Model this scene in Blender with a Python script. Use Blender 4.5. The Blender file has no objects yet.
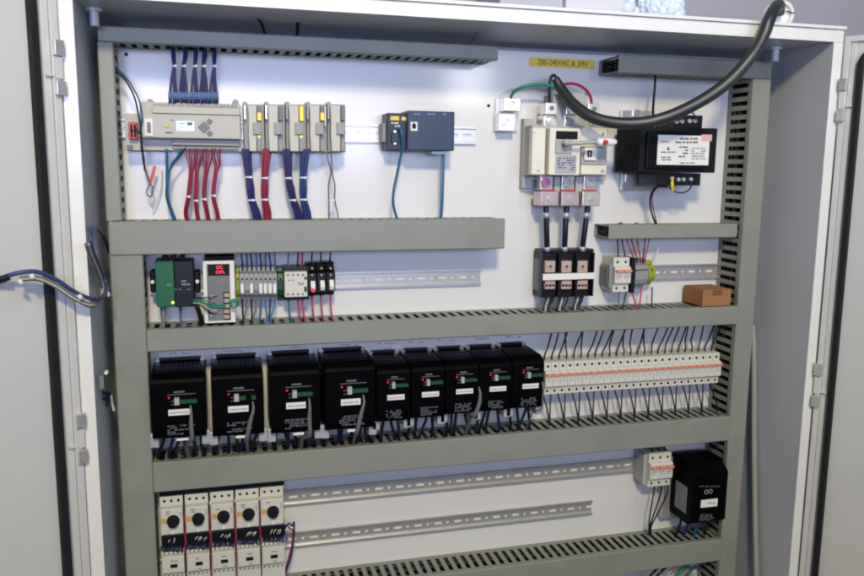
import bpy, bmesh, math, random
from mathutils import Vector, Matrix
random.seed(7)
sc = bpy.context.scene
COL = sc.collection

# ------------------------------------------------------------------ camera
F = 788.0                     # focal length in photograph pixels (864 wide)
YAW, PITCH, ROLL = map(math.radians, (14.98, 8.731, 0.594))
EYE = 1.5                     # camera height, metres
DIST = 1.6                    # camera to mounting panel, metres
cy, sy, cp, sp = math.cos(YAW), math.sin(YAW), math.cos(PITCH), math.sin(PITCH)
FWD = Vector((sy*cp, cy*cp, -sp)); R0 = Vector((cy, -sy, 0)); U0 = R0.cross(FWD)
RIGHT = R0*math.cos(ROLL)+U0*math.sin(ROLL); UP = -R0*math.sin(ROLL)+U0*math.cos(ROLL)

def P(px, py, d=0.0):
    """measurement on the photograph -> metres on the plane d in front of the mounting panel (panel is y = 0)"""
    v = RIGHT*((px-432)/F) - UP*((py-288)/F) + FWD
    t = (DIST-d)/v.y
    return Vector((v.x*t, -d, EYE+v.z*t))

cam = bpy.data.cameras.new('camera'); cam_o = bpy.data.objects.new('camera', cam); COL.objects.link(cam_o)
cam.sensor_width = 36; cam.lens = F/864*36; cam.clip_end = 100; cam.clip_start = 0.02
M = Matrix((RIGHT, UP, -FWD)).transposed().to_4x4(); M.translation = Vector((0, -DIST, EYE)); cam_o.matrix_world = M
sc.camera = cam_o

# --------------------------------------------------------------- materials
def lin(c): return tuple((x/255/12.92 if x/255 <= .04045 else ((x/255+.055)/1.055)**2.4) for x in c)
MATS = {}
def mat(name, rgb, rough=.5, metal=0, var=.06, scale=40, bump=.0, emit=0, spec=.5, coat=0, stretch=None, grime=0):
    if name in MATS: return MATS[name]
    m = bpy.data.materials.new(name); m.use_nodes = True
    nt = m.node_tree; b = nt.nodes['Principled BSDF']; c = lin(rgb)
    b.inputs['Roughness'].default_value = rough; b.inputs['Metallic'].default_value = metal
    b.inputs['Specular IOR Level'].default_value = spec
    b.inputs['Coat Weight'].default_value = coat
    b.inputs['Coat Roughness'].default_value = .12
    tc = nt.nodes.new('ShaderNodeTexCoord'); no = nt.nodes.new('ShaderNodeTexNoise')
    no.inputs['Scale'].default_value = scale; no.inputs['Detail'].default_value = 5
    src = tc.outputs['Object']
    if stretch:
        mp = nt.nodes.new('ShaderNodeMapping'); mp.inputs['Scale'].default_value = stretch
        nt.links.new(src, mp.inputs['Vector']); src = mp.outputs['Vector']
    nt.links.new(src, no.inputs['Vector'])
    mx = nt.nodes.new('ShaderNodeMix'); mx.data_type = 'RGBA'
    mx.inputs['A'].default_value = tuple(min(1, x*(1-var)) for x in c)+(1,)
    mx.inputs['B'].default_value = tuple(min(1, x*(1+var)) for x in c)+(1,)
    nt.links.new(no.outputs['Fac'], mx.inputs['Factor']); out = mx.outputs['Result']
    if grime:
        n2 = nt.nodes.new('ShaderNodeTexNoise'); n2.inputs['Scale'].default_value = 4.5; n2.inputs['Detail'].default_value = 9; n2.inputs['Roughness'].default_value = .68; n2.inputs['Distortion'].default_value = .6
        nt.links.new(tc.outputs['Object'], n2.inputs['Vector'])
        m2 = nt.nodes.new('ShaderNodeMapRange'); m2.inputs['From Min'].default_value = .5; m2.inputs['From Max'].default_value = .78; m2.inputs['To Min'].default_value = 1; m2.inputs['To Max'].default_value = 1-grime
        nt.links.new(n2.outputs['Fac'], m2.inputs['Value'])
        m3 = nt.nodes.new('ShaderNodeVectorMath'); m3.operation = 'SCALE'; nt.links.new(out, m3.inputs[0]); nt.links.new(m2.outputs['Result'], m3.inputs['Scale']); out = m3.outputs['Vector']
    nt.links.new(out, b.inputs['Base Color'])
    mr = nt.nodes.new('ShaderNodeMapRange')
    mr.inputs['To Min'].default_value = max(.03, rough-.07); mr.inputs['To Max'].default_value = min(1, rough+.07)
    nt.links.new(no.outputs['Fac'], mr.inputs['Value']); nt.links.new(mr.outputs['Result'], b.inputs['Roughness'])
    if bump:
        bp = nt.nodes.new('ShaderNodeBump'); bp.inputs['Strength'].default_value = bump; bp.inputs['Distance'].default_value = .002
        nt.links.new(no.outputs['Fac'], bp.inputs['Height']); nt.links.new(bp.outputs['Normal'], b.inputs['Normal'])
    if emit:
        b.inputs['Emission Color'].default_value = c+(1,); b.inputs['Emission Strength'].default_value = emit
    MATS[name] = m; return m

PAINT = mat('white_enamel', (229, 228, 224), .28, var=.025, scale=14, bump=.03, coat=.25, grime=.07)
DOOR = mat('door_enamel', (206, 206, 205), .32, var=.03, scale=12, bump=.03, coat=.2, grime=.07)
PANEL = mat('panel_enamel', (220, 219, 216), .33, var=.03, scale=9, bump=.02, coat=.45, grime=.05)
SHELL = mat('shaded_shell_enamel', (186, 190, 198), .35, var=.03, scale=10, bump=.02)  # white enamel with the shade inside the cabinet put into its colour
DUCT = mat('grey_pvc', (137, 139, 130), .46, var=.05, scale=16, grime=.18)
STEEL = mat('zinc_steel', (204, 202, 198), .36, .7, var=.08, scale=30, stretch=(1, 1, 14))
BRIGHT = mat('nickel', (224, 223, 218), .24, .7, var=.05)
ALU = mat('aluminium_lug', (234, 231, 229), .28, .7, var=.06)
RUBBER = mat('black_gasket', (12, 13, 18), .7, var=.2)
PLC_G = mat('plc_grey', (182, 180, 170), .5, var=.03)
PLC_D = mat('plc_dark_grey', (112, 113, 116), .5)
PLC_M = mat('plc_mid_grey', (150, 150, 147), .5)
WHITE = mat('white_plastic', (225, 224, 216), .42, var=.02)
CREAM = mat('cream_plastic', (224, 218, 202), .42, var=.03)
CREAM2 = mat('pale_breaker_plastic', (206, 204, 192), .42, var=.03)
GREYP = mat('light_grey_plastic', (168, 169, 166), .5)
GREYT = mat('terminal_grey', (142, 144, 145), .5, var=.05)
BLACK = mat('black_plastic', (13, 14, 19), .42, var=.15, spec=.35)
BLACKM = mat('matt_black', (8, 8, 11), .65, var=.2, spec=.3)
DRIVE = mat('drive_black', (5, 5, 7), .45, var=.15, spec=.05)
DRIVE2 = mat('drive_dark_navy', (9, 11, 20), .5, var=.15, spec=.15)
NAVY = mat('navy_blue_enamel', (28, 50, 80), .4, var=.06)
NAVYD = mat('dark_navy', (18, 32, 54), .45)
GREEN = mat('green_plastic', (6, 92, 54), .4, var=.06)
GREENC = mat('terminal_green', (16, 72, 40), .45)
RED = mat('red_plastic', (188, 44, 36), .4)
ORANGE = mat('orange_red_handle', (224, 136, 106), .45)
YELLOW = mat('yellow_sticker', (226, 198, 58), .45, var=.05)
YELP = mat('yellow_green_plastic', (136, 150, 40), .45, var=.2)
LABEL = mat('label_paper', (226, 224, 218), .6, var=.02)
PINK = mat('pink_sticker', (222, 170, 166), .6)
INK = mat('black_ink', (30, 30, 32), .7)
INKG = mat('grey_ink', (92, 94, 102), .7)
INKP = mat('pale_ink', (128, 134, 140), .7)
FAINT = mat('faint_ink', (148, 148, 156), .7)
CARD = mat('cardboard', (152, 106, 64), .8, var=.08, scale=60, bump=.1)
TIE = mat('cable_tie_nylon', (214, 216, 222), .4)
W_BLACK = mat('wire_black', (16, 17, 20), .42)
W_RED = mat('wire_red', (176, 42, 82), .42, var=.1)
W_BLUE = mat('wire_blue', (32, 40, 96), .42, var=.15)
W_PURP = mat('wire_violet', (46, 34, 92), .42, var=.15)
W_LBLUE = mat('wire_light_blue', (66, 112, 164), .42)
W_TEAL = mat('wire_teal', (28, 92, 128), .42)
W_GREEN = mat('wire_green', (10, 128, 96), .42)
W_GREY = mat('wire_grey', (104, 106, 104), .45)
W_WHITE = mat('wire_white', (206, 204, 200), .45)
W_TAN = mat('wire_tan', (186, 160, 142), .5)
W_YEL = mat('wire_yellow', (220, 190, 40), .45)
CABLE = mat('cable_jacket', (36, 41, 42), .42, var=.12, spec=.7)
PALEBLUE = mat('pale_blue_ferrule', (98, 124, 172), .45)
LED_R = mat('red_led', (200, 30, 60), .4, emit=.8)
LED_Y = mat('amber_led', (255, 186, 40), .4, emit=.8)
LED_G = mat('yellow_green_led', (226, 232, 110), .4, emit=.5)
LED_D = mat('red_digits', (240, 50, 84), .4, emit=1.8)
LCD = mat('lit_lcd', (196, 226, 255), .3, emit=.95)
BACK = mat('painted_wall', (156, 154, 164), .7, var=.05, scale=3)
BAG = mat('clear_film', (214, 226, 240), .12, var=.08, scale=30, bump=.5, coat=.6)
BOXW = mat('white_carton', (206, 206, 212), .6, var=.04)

# ------------------------------------------------------------ object makers
ORG = {}
def tag(o, label=None, cat=None, group=None, kind=None):
    if label: o['label'] = label
    if cat: o['category'] = cat
    if group: o['group'] = group
    if kind: o['kind'] = kind
    return o
def thing(name, label, cat, loc, group=None):
    o = bpy.data.objects.new(name, None); o.empty_display_size = .02; COL.objects.link(o)
    o.location = loc; ORG[o.name] = Vector(loc)
    return tag(o, label, cat, group)
def copy_tree(o, parent=None):
    c = o.copy(); COL.objects.link(c)
    if parent: c.parent = parent
    for ch in list(o.children): copy_tree(ch, c)
    return c

class MB:
    def __init__(s): s.v = []; s.f = []; s.mi = []
    def add(s, vs, fs, mi=0):
        k = len(s.v); s.v += [Vector(v) for v in vs]
        for f in fs: s.f.append([i+k for i in f]); s.mi.append(mi)
        return s
    def box(s, x0, x1, d0, d1, z0, z1, mi=0):
        if x0 > x1: x0, x1 = x1, x0
        if z0 > z1: z0, z1 = z1, z0
        if d0 > d1: d0, d1 = d1, d0
        a = [(x, -d, z) for z in (z0, z1) for d in (d0, d1) for x in (x0, x1)]
        return s.add(a, [(0,1,3,2),(4,6,7,5),(0,4,5,1),(2,3,7,6),(0,2,6,4),(1,5,7,3)], mi)
    def r(s, px0, py0, px1, py1, d0, d1, mi=0):
        """box whose front face (at d1) covers this rectangle of the photograph; sides squared up"""
        mx, my = (px0+px1)/2, (py0+py1)/2
        return s.box(P(px0, my, d1).x, P(px1, my, d1).x, d0, d1, P(mx, py1, d1).z, P(mx, py0, d1).z, mi)
    def prism(s, prof, x0, x1, mi=0):
        """(d, z) outline extruded along x"""
        n = len(prof)
        a = [(x0, -d, z) for d, z in prof]+[(x1, -d, z) for d, z in prof]
        return s.add(a, [tuple(range(n)), tuple(range(2*n-1, n-1, -1))]+[(i, i+n, (i+1) % n+n, (i+1) % n) for i in range(n)], mi)
    def cyl(s, c, r0, d0, d1, r1=None, n=20, mi=0):
        """disc or knob standing off the panel, centre c (x,z)"""
        r1 = r0 if r1 is None else r1
        a = [(c[0]+r0*math.cos(t), -d0, c[1]+r0*math.sin(t)) for t in [2*math.pi*i/n for i in range(n)]]
        a += [(c[0]+r1*math.cos(t), -d1, c[1]+r1*math.sin(t)) for t in [2*math.pi*i/n for i in range(n)]]
        return s.add(a, [tuple(range(n-1, -1, -1)), tuple(range(n, 2*n))]+[(i, (i+1) % n, (i+1) % n+n, i+n) for i in range(n)], mi)
    def ring(s, c, ro, ri, d0, d1, n=24, mi=0):
        a = []
        for (r, d) in ((ro, d0), (ro, d1), (ri, d1), (ri, d0)):
            a += [(c[0]+r*math.cos(2*math.pi*i/n), -d, c[1]+r*math.sin(2*math.pi*i/n)) for i in range(n)]
        fs = []
        for q in range(4):
            w = (q+1) % 4
            fs += [(q*n+i, q*n+(i+1) % n, w*n+(i+1) % n, w*n+i) for i in range(n)]
        return s.add(a, fs, mi)
    def tube(s, pts, rad, n=7, mi=0, sub=5):
        """smooth wire through world points; rad a number or a list"""
        pts = [Vector(p) for p in pts]
        rs = rad if isinstance(rad, (list, tuple)) else [rad]*len(pts)
        q, qr = [], []
        for i in range(len(pts)-1):
            p0 = pts[i-1] if i else pts[0]*2-pts[1]
            p1, p2 = pts[i], pts[i+1]
            p3 = pts[i+2] if i+2 < len(pts) else pts[-1]*2-pts[-2]
            for k in range(sub):
                t = k/sub
                q.append(.5*((2*p1)+(p2-p0)*t+(2*p0-5*p1+4*p2-p3)*t*t+(3*p1-p0-3*p2+p3)*t**3)); qr.append(rs[i]*(1-t)+rs[i+1]*t)
        q.append(pts[-1]); qr.append(rs[-1])
        a = []; nrm = None
        for i, p in enumerate(q):
            tg = (q[min(i+1, len(q)-1)]-q[max(i-1, 0)])
            tg = tg.normalized() if tg.length > 1e-9 else Vector((0, 0, 1))
            if nrm is None: nrm = tg.orthogonal().normalized()
            nrm = (nrm-tg*nrm.dot(tg)); nrm = nrm.normalized() if nrm.length > 1e-6 else tg.orthogonal().normalized()
            bn = tg.cross(nrm)
            a += [p+(nrm*math.cos(2*math.pi*k/n)+bn*math.sin(2*math.pi*k/n))*qr[i] for k in range(n)]
        m = len(q)
        fs = [(i*n+k, i*n+(k+1) % n, (i+1)*n+(k+1) % n, (i+1)*n+k) for i in range(m-1) for k in range(n)]
        fs += [tuple(range(n-1, -1, -1)), tuple(range((m-1)*n, m*n))]
        return s.add(a, fs, mi)
    def build(s, name, m, parent=None, bevel=0, smooth=False, label=None, org=None):
        o0 = ORG[parent.name] if parent else (org or Vector((0, 0, 0)))
        me = bpy.data.meshes.new(name); me.from_pydata([v-o0 for v in s.v], [], s.f)
        for x in (m if isinstance(m, (list, tuple)) else [m]): me.materials.append(x)
        if any(s.mi): me.polygons.foreach_set('material_index', s.mi)
        bm = bmesh.new(); bm.from_mesh(me); bmesh.ops.recalc_face_normals(bm, faces=bm.faces); bm.to_mesh(me); bm.free()
        if smooth: me.polygons.foreach_set('use_smooth', [True]*len(me.polygons))
        o = bpy.data.objects.new(name, me); COL.objects.link(o)
        if parent: o.parent = parent
        else: o.location = o0
        ORG[o.name] = o0
        if bevel:
            b = o.modifiers.new('edge', 'BEVEL'); b.width = bevel; b.segments = 2; b.limit_method = 'ANGLE'; b.angle_limit = .6
        if label: o['label'] = label
        return o

def part(name, m, parent, *rects, bevel=.0008, label=None):
    os_ = [MB().r(*q).build(name, m, parent, bevel, label=label) for q in rects]
    return os_[0]
def at(px, py, d): v = P(px, py, d); return (v.x, v.z)
def knobs(name, m, parent, pts, r, d0, d1, r1=None, smooth=False, n=16):
    return [MB().cyl(at(px, py, d1), r, d0, d1, r1, n).build(name, m, parent) for px, py in pts][0]
def text(body, px0, py0, px1, py1, d, m, parent, name='lettering'):
    cu = bpy.data.curves.new(name, 'FONT'); cu.body = body; cu.align_x = 'CENTER'; cu.align_y = 'CENTER'; cu.extrude = .0002
    a, b = P(px0, (py0+py1)/2, d), P(px1, (py0+py1)/2, d); h = P(px0, py0, d).z-P(px0, py1, d).z
    cu.size = h*1.35; cu.materials.append(m)
    o = bpy.data.objects.new(name, cu); COL.objects.link(o)
    bpy.context.view_layer.update()
    w = o.dimensions.x or 1
    me = bpy.data.meshes.new_from_object(o.evaluated_get(bpy.context.evaluated_depsgraph_get()))
    bpy.data.objects.remove(o); o = bpy.data.objects.new(name, me); COL.objects.link(o)
    o.scale = ((b.x-a.x)/w, 1, 1)
    o.rotation_euler = (math.pi/2, 0, 0); o.parent = parent
    c = Vector(((a.x+b.x)/2, -d, P((px0+px1)/2, (py0+py1)/2, d).z)); o.location = c-ORG[parent.name]
    return o
def print_lines(parent, px0, py0, px1, py1, d, rows, m, seed=0, fill=.75, name='printing', thick=.5, word=(2.2, 6)):
    """rows of small broken marks: printing too small to read in the photograph"""
    rnd = random.Random(seed); b = MB(); h = (py1-py0)/rows
    for i in range(rows):
        x = px0+rnd.uniform(0, 1.5); y = py0+h*(i+.5)
        while x < px1-1:
            w = min(rnd.uniform(*word), px1-x)
            if rnd.random() < fill: b.r(x, y-h*thick/2, x+w, y+h*thick/2, d, d+.0004)
            x += w+rnd.uniform(.6, 1.4)
    return b.build(name, m, parent)

ORD = 'first second third fourth fifth sixth seventh eighth ninth tenth eleventh twelfth thirteenth fourteenth fifteenth sixteenth seventeenth eighteenth nineteenth twentieth twenty-first twenty-second twenty-third twenty-fourth twenty-fifth'.split()

# ------------------------------------------------------------- the setting
b = MB(); b.box(-6, 7, -.075, -.065, -0.5, 5); tag(b.build('back_wall', BACK), kind='structure')
b = MB(); b.box(-6, 7, -.064, 6, -.52, -.5)
tag(b.build('floor', mat('concrete_floor', (120, 116, 110), .7, var=.1, scale=5)), kind='structure')

# ----------------------------------------------------------- the enclosure
LIP = .22
XL, XR = P(88, 290, LIP).x, P(812, 288, LIP).x
XL = -.214; XR = 1.2018; ZT = EYE+.257; ZB = EYE-1.45
enc = thing('electrical_enclosure', 'large white steel electrical cabinet standing wide open with both doors swung back', 'cabinet', (.5, 0, ZB))
t = .002
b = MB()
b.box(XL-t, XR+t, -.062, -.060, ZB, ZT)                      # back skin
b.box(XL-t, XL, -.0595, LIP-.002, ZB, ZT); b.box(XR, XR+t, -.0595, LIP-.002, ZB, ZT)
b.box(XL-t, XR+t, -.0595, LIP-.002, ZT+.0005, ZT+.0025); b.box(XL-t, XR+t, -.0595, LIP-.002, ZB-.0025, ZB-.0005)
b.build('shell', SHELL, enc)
b = MB()
b.box(XL+.012, XR-.012, -.003, 0, ZB+.03, EYE+P(505, 50, 0).z-EYE)
b.build('mounting_panel', PANEL, enc, .001)
for px, py in ((126, 54), (489, 105.5)): MB().cyl(at(px, py, .003), .0035, .0003, .003, .0026, 12).build('panel_screw', RUBBER, enc)
b = MB()
LW = .021
b.box(XL-LW, XL, LIP-.0015, LIP, ZB, ZT); b.box(XR, XR+LW, LIP-.0015, LIP, ZB, ZT)
b.box(XL-LW, XR+LW, LIP-.0015, LIP+.001, ZT, ZT+.024)
b.box(XL-LW-.002, XR+LW+.002, LIP-.02, LIP+.006, ZT+.0245, ZT+.0305)
b.box(XL-LW-.0015, XL-LW, LIP-.02, LIP+.0, ZB, ZT); b.box(XR+LW, XR+LW+.0015, LIP-.02, LIP, ZB, ZT)
b.box(XL, XR, LIP-.02, LIP-.0016, ZT+.020, ZT+.024)
b.build('front_frame', PAINT, enc, .0012)
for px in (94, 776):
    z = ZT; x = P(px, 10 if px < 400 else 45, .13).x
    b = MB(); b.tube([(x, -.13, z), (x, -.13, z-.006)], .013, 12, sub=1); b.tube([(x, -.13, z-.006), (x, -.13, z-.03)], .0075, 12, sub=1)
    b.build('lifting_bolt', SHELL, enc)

def door(side, theta, z1, k, w=.62):
    th = math.radians(theta)
    hx = XL-LW-.004 if side < 0 else XR+LW+.004
    hd = LIP+.004
    ux, ud = -side*math.cos(th)*1.0, math.sin(th)
    ux = (math.cos(th) if side < 0 else -math.cos(th))
    nx, nd = (math.sin(th) if side < 0 else -math.sin(th)), -math.cos(th)
    W = lambda u, v, n: Vector((hx+ux*u+nx*n, -(hd+ud*u+nd*n), v))
    def bx(b, u0, u1, v0, v1, n0, n1):
        a = [W(u, v, n) for v in (v0, v1) for n in (n0, n1) for u in (u0, u1)]
        b.add(a, [(0,1,3,2),(4,6,7,5),(0,4,5,1),(2,3,7,6),(0,2,6,4),(1,5,7,3)])
    z0 = ZB
    b = MB(); bx(b, .0, w, z0, z1, -.018, -.0005)
    bx(b, 0, .014*k, z0, z1, 0, .006); bx(b, .0145*k, .0275*k, z0, z1-.0125, 0, .0025)
    bx(b, .0145*k, w, z1-.012, z1, 0, .006)
    o = b.build('door', DOOR, enc, .0015)
    # gasket: strip with a rounded top corner
    g = MB(); c = .036*k; gw = .0155*k; rr = .03; zt = z1-.028
    path = [(c, z0), (c, zt-rr)]+[(c+rr-rr*math.cos(a*math.pi/16), zt-rr+rr*math.sin(a*math.pi/16)) for a in range(1, 9)]+[(w-.02, zt)]
    path_i = [(c+gw, z0), (c+gw, zt-rr)]+[(c+rr-(rr-gw)*math.cos(a*math.pi/16), zt-rr+(rr-gw)*math.sin(a*math.pi/16)) for a in range(1, 9)]+[(w-.02, zt-gw)]
    m = len(path); vs = []
    for n in (0.0004, .011):
        vs += [W(u, v, n) for u, v in path]+[W(u, v, n) for u, v in path_i]
    fs = []
    for i in range(m-1):
        fs += [(i, i+1, m+i+1, m+i), (2*m+i, 3*m+i, 3*m+i+1, 2*m+i+1), (i, 2*m+i, 2*m+i+1, i+1), (m+i, m+i+1, 3*m+i+1, 3*m+i)]
    g.add(vs, fs); g.build('gasket', RUBBER, o, .002)
    return o, bx
dl, bxl = door(-1, 140, ZT+.075, .93)
dr, bxr = door(1, 118, P(846, 35, .24).z, .78)
def hinge(dobj, bx, side, za, zb):
    """two knuckle plates and the pin plate between them"""
    h = (za-zb)
    for q in ((za-h*.28, za), (zb, zb+h*.26)):
        b = MB(); bx(b, -.003, .0125, *q, .0065, .0145); o = b.build('hinge', BRIGHT, dobj, .001)
    b = MB(); bx(b, -.002, .010, zb+h*.30, za-h*.31, .0065, .0095); bx(b, .010, .024, zb+h*.33, zb+h*.38, .003, .008); b.build('hinge_plate', DOOR, o, .0006)
for za, zb in ((P(56, 39.5, .235).z, P(60, 95, .235).z), (P(77, 414, .235).z, P(79, 463, .235).z)): hinge(dl, bxl, -1, za, zb)
for za, zb in ((P(841, 78, .235).z, P(838, 121, .235).z), (P(816, 364, .235).z, P(814, 407, .235).z)): hinge(dr, bxr, 1, za, zb)

# -------------------------------------------------------------- wire ducts
def duct(axis, a0, a1, b0, b1, dd, label, pitch=.0195, slot=.0096):
    if a0 > a1: a0, a1 = a1, a0
    if b0 > b1: b0, b1 = b1, b0
    loc = ((a0+a1)/2, 0, b0) if axis == 'x' else ((b0+b1)/2, 0, a0)
    root = thing('wire_duct', label, 'wire duct', loc, 'slotted grey wire ducts on the mounting panel')
    def bx(m, p0, p1, q0, q1, d0, d1):
        if axis == 'x': m.box(p0, p1, d0, d1, q0, q1)
        else: m.box(q0, q1, d0, d1, p0, p1)
    t = .0016; m = MB()
    bx(m, a0, a1, b0, b1, .0005, .003)
    s0, s1 = .013, dd-.018
    for q in ((b0, b0+t), (b1-t, b1)):
        bx(m, a0, a1, q[0], q[1], .003, s0); bx(m, a0, a1, q[0], q[1], s1, dd-.004)
        k = a0
        while k < a1-.002:
            e = min(k+pitch-slot, a1); bx(m, k, e, q[0], q[1], s0, s1); k += pitch
    m.build('channel', DUCT, root)
    c = MB(); g = .0006
    prof = [(b0-g-t, dd-.014), (b0-g-t, dd-.002), (b0-g+.0004, dd), (b1+g-.0004, dd), (b1+g+t, dd-.002), (b1+g+t, dd-.014), (b1+g, dd-.014), (b1+g, dd-.0025), (b0-g, dd-.0025), (b0-g, dd-.014)]
    n = len(prof); vs = []
    for p in (a0, a1):
        vs += [((p, -d, q) if axis == 'x' else (q, -d, p)) for q, d in prof]
    c.add(vs, [(i, (i+1) % n, (i+1) % n+n, i+n) for i in range(n)]+[(0, 1, 8, 9), (1, 2, 3, 4, 7, 8), (4, 5, 6, 7), tuple(x+n for x in (9, 8, 1, 0)), tuple(x+n for x in (8, 7, 4, 3, 2, 1)), tuple(x+n for x in (7, 6, 5, 4))])
    c.build('cover', DUCT, root)
    rw = random.Random(int(abs(a0*977+b0*331)*10)); wb = MB(); n_w = 9
    for k in range(n_w):
        pts = []
        for q in range(9):
            a = a0+.004+(a1-a0-.008)*q/8; bb = b0+.008+(b1-b0-.016)*min(1, max(0, (k % 3)/2+rw.uniform(-.15, .15))); d_ = .012+(dd-.034)*min(1, max(0, (k//3)/2+rw.uniform(-.15, .15)))
            pts.append((a, -d_, bb) if axis == 'x' else (bb, -d_, a))
        wb.tube(pts, (b1-b0)*.13, 6, mi=k % 3 == 2, sub=3)
    tag(wb.build('wire_bundle', [W_BLACK, mat('wire_dark_navy', (18, 20, 34), .45)], None, smooth=True), 'dark wires packed inside the '+label, 'wires', 'wires packed inside the ducts')
    return root
DD = .09
def zmean(pts, d): return sum(P(x, y, d).z for x, y in pts)/len(pts)
def xmean(pts, d): return sum(P(x, y, d).x for x, y in pts)/len(pts)
zA = (zmean([(99, 29.5), (216, 34), (432, 41), (497, 46)], DD), zmean([(110, 41), (216, 47), (432, 54)], DD))
xC = (xmean([(99, 40), (103, 144), (107, 222)], DD), xmean([(113.7, 40), (116, 144), (119, 222)], DD))
xD = (xmean([(112.5, 258), (116, 378), (119, 432), (127, 576)], DD), xmean([(143.5, 330), (150.5, 464), (158.5, 576)], DD))
zE = (zmean([(216, 221.8), (432, 220), (500, 220)], DD), zmean([(216, 251.8), (324, 251), (432, 249), (504, 247)], DD))
zF = (zmean([(145, 330.5), (216, 329), (432, 320.4), (648, 311), (735, 306.7)], DD), zmean([(145, 349.7), (216, 348), (432, 339), (648, 328), (736, 324)], DD))
zG = (zmean([(151, 464), (216, 458), (432, 444), (648, 426), (730, 415.5)], DD), zmean([(152, 492), (216, 485.7), (432, 468.5), (648, 447.8), (729, 439)], DD))
zH = (zmean([(540, 564), (648, 550), (721, 539.5)], DD), zmean([(648, 570), (720.5, 560)], DD))
zI = (zmean([(622, 225.5), (744, 225)], .07), zmean([(622, 237.5), (744, 237)], .07))
xJ = (xmean([(754, 72), (750, 144), (740, 288), (731.5, 432), (721.7, 539)], DD), xmean([(770.5, 64), (766.7, 144), (756.7, 288), (745, 432), (734, 576)], DD))
xEnd = P(498, 50, DD).x
duct('x', xC[0], xEnd, zA[1], zA[0], DD, 'long grey wire duct along the top left, above the controller')
duct('x', P(610, 63, DD).x+.02, xJ[1], zmean([(648, 57), (760, 62)], DD), zmean([(648, 72), (743, 77)], DD), DD, 'grey wire duct along the top right, above the transformer')
duct('z', zE[0]+.004, zA[1]-.003, xC[0], xC[1], DD, 'narrow upright wire duct left of the controller')
duct('z', ZB+.06, zE[1]+.003 if 0 else zE[0]-.004, xD[0], xD[1], DD, 'wide upright wire duct running down the left side')
duct('x', xD[1]-.052, P(504, 235, DD).x, zE[1], zE[0], DD+.004, 'deep duct below the controller, ending at mid panel')
duct('x', xD[1]+.003, xJ[0]-.003, zF[1], zF[0], DD, 'long shelf-like duct directly above the black drives')
duct('x', xD[1]+.003, xJ[0]-.003, zG[1], zG[0], DD, 'long tall duct under the black drives and breakers')
duct('x', xD[1]+.003, xJ[0]-.003, zH[1], zH[0], DD, 'lowest horizontal duct, under the two empty rails')
duct('x', P(609, 231, .07).x, xJ[0]-.003, zI[1], zI[0], .07, 'short slim duct under the transformer with its left end open')
duct('z', ZB+.06, zmean([(648, 72), (743, 77)], DD)-.003, xJ[0], xJ[1], DD, 'tall upright wire duct running down the right side')

# --------------------------------------------------------------- DIN rails
def rail(x0, x1, zc, label, d0=.0005):
    root = thing('mounting_rail', label, 'rail', ((x0+x1)/2, 0, zc), 'steel mounting rails on the panel')
    h = .0175; m = MB()
    prof = [(d0+.0075, zc+h), (d0+.0075, zc+h-.004), (d0+.001, zc+h-.005), (d0+.001, zc+.0032)]
    for s in (1, -1):
        pr = [(d, zc+s*(z-zc)) for d, z in prof]; off = [(d+.001, z) for d, z in pr]
        m.prism(pr+off[::-1], x0, x1)
    x = x0; i = 0
    while x < x1-.004:                                    # web between the punched slots
        e = min(x+(.012 if i % 2 else .010), x1); m.box(x, e, d0+.001, d0+.002, zc-.0032, zc+.0032)
        x = e+(.018 if i % 2 else .006); i += 1
    m.build('rail_profile', STEEL, root)
    xx = x0+.022
    while xx < x1-.01:
        MB().cyl((xx, zc), .0034, d0+.0022, d0+.0042, .0024, 10).build('screw', BRIGHT, root); xx += .276
    return root
r1 = P(400, 134, .006)
rail(P(118, 133, .006).x, P(476, 134, .006).x, r1.z, 'bright steel rail behind the controller and the blue switch')
rail(P(150, 290, .006).x, P(481, 278, .006).x, P(400, 278.8, .006).z, 'steel rail behind the terminal blocks, its right half empty')
rail(P(606, 275, .006).x, P(718, 271, .006).x, P(690, 271.5, .006).z, 'short steel rail left of the upright right duct')
rail(P(160, 512, .006).x, P(722, 458, .006).x, zmean([(284, 496), (432, 485.5), (642, 465)], .006), 'long empty steel rail running from the motor starters to the small breaker')
rail(P(160, 555, .006).x, P(592, 508, .006).x, zmean([(290, 540), (432, 524), (590, 508)], .006), 'lower empty steel rail ending short at mid panel')
rail(P(545, 380, .006).x, P(722, 367, .006).x, zmean([(545, 379), (722, 367)], .006), 'steel rail hidden behind the long row of breakers')

# --------------------------------------------------------------- controller
plc = thing('programmable_controller', 'wide beige controller with small lit screen and diamond keypad', 'controller', P(192, 151, 0))
part('body', PLC_G, plc, (140.5, 103, 241, 151, .008, .052), bevel=.0015)
part('face_panel', PLC_G, plc, (140.5, 114.5, 240.5, 138.5, .0525, .082), bevel=.002)
part('upper_terminal_cover', PLC_G, plc, (152, 107, 240, 114, .0525, .066), bevel=.001)
part('lower_terminal_cover', PLC_M, plc, (172, 139.5, 239, 145.5, .0525, .066), bevel=.001)
b = MB()
for i in range(24): b.r(153+i*3.55, 103.6, 155+i*3.55, 106.6, .0525, .059)
b.build('terminal_screws', PLC_M, plc)
part('terminal_strip', PLC_M, plc, (173, 146.2, 238, 149.3, .0525, .060))
pp = part('port_plate', WHITE, plc, (144.5, 118.5, 153, 136, .0825, .0845), bevel=.001)
part('socket', PLC_D, pp, (147, 122, 150.5, 132, .085, .090), bevel=.001)
part('screen', LCD, plc, (176.5, 121.3, 194, 130.7, .0825, .0835))
b = MB(); b.r(177.5, 123, 186, 124, .0837, .0839); b.r(178, 126.5, 184, 127.3, .0837, .0839); b.r(178, 128.6, 180, 129.8, .0837, .0839); b.r(187, 122, 192.5, 125.5, .0837, .0839)
b.build('screen_text', W_TEAL, plc)
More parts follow.
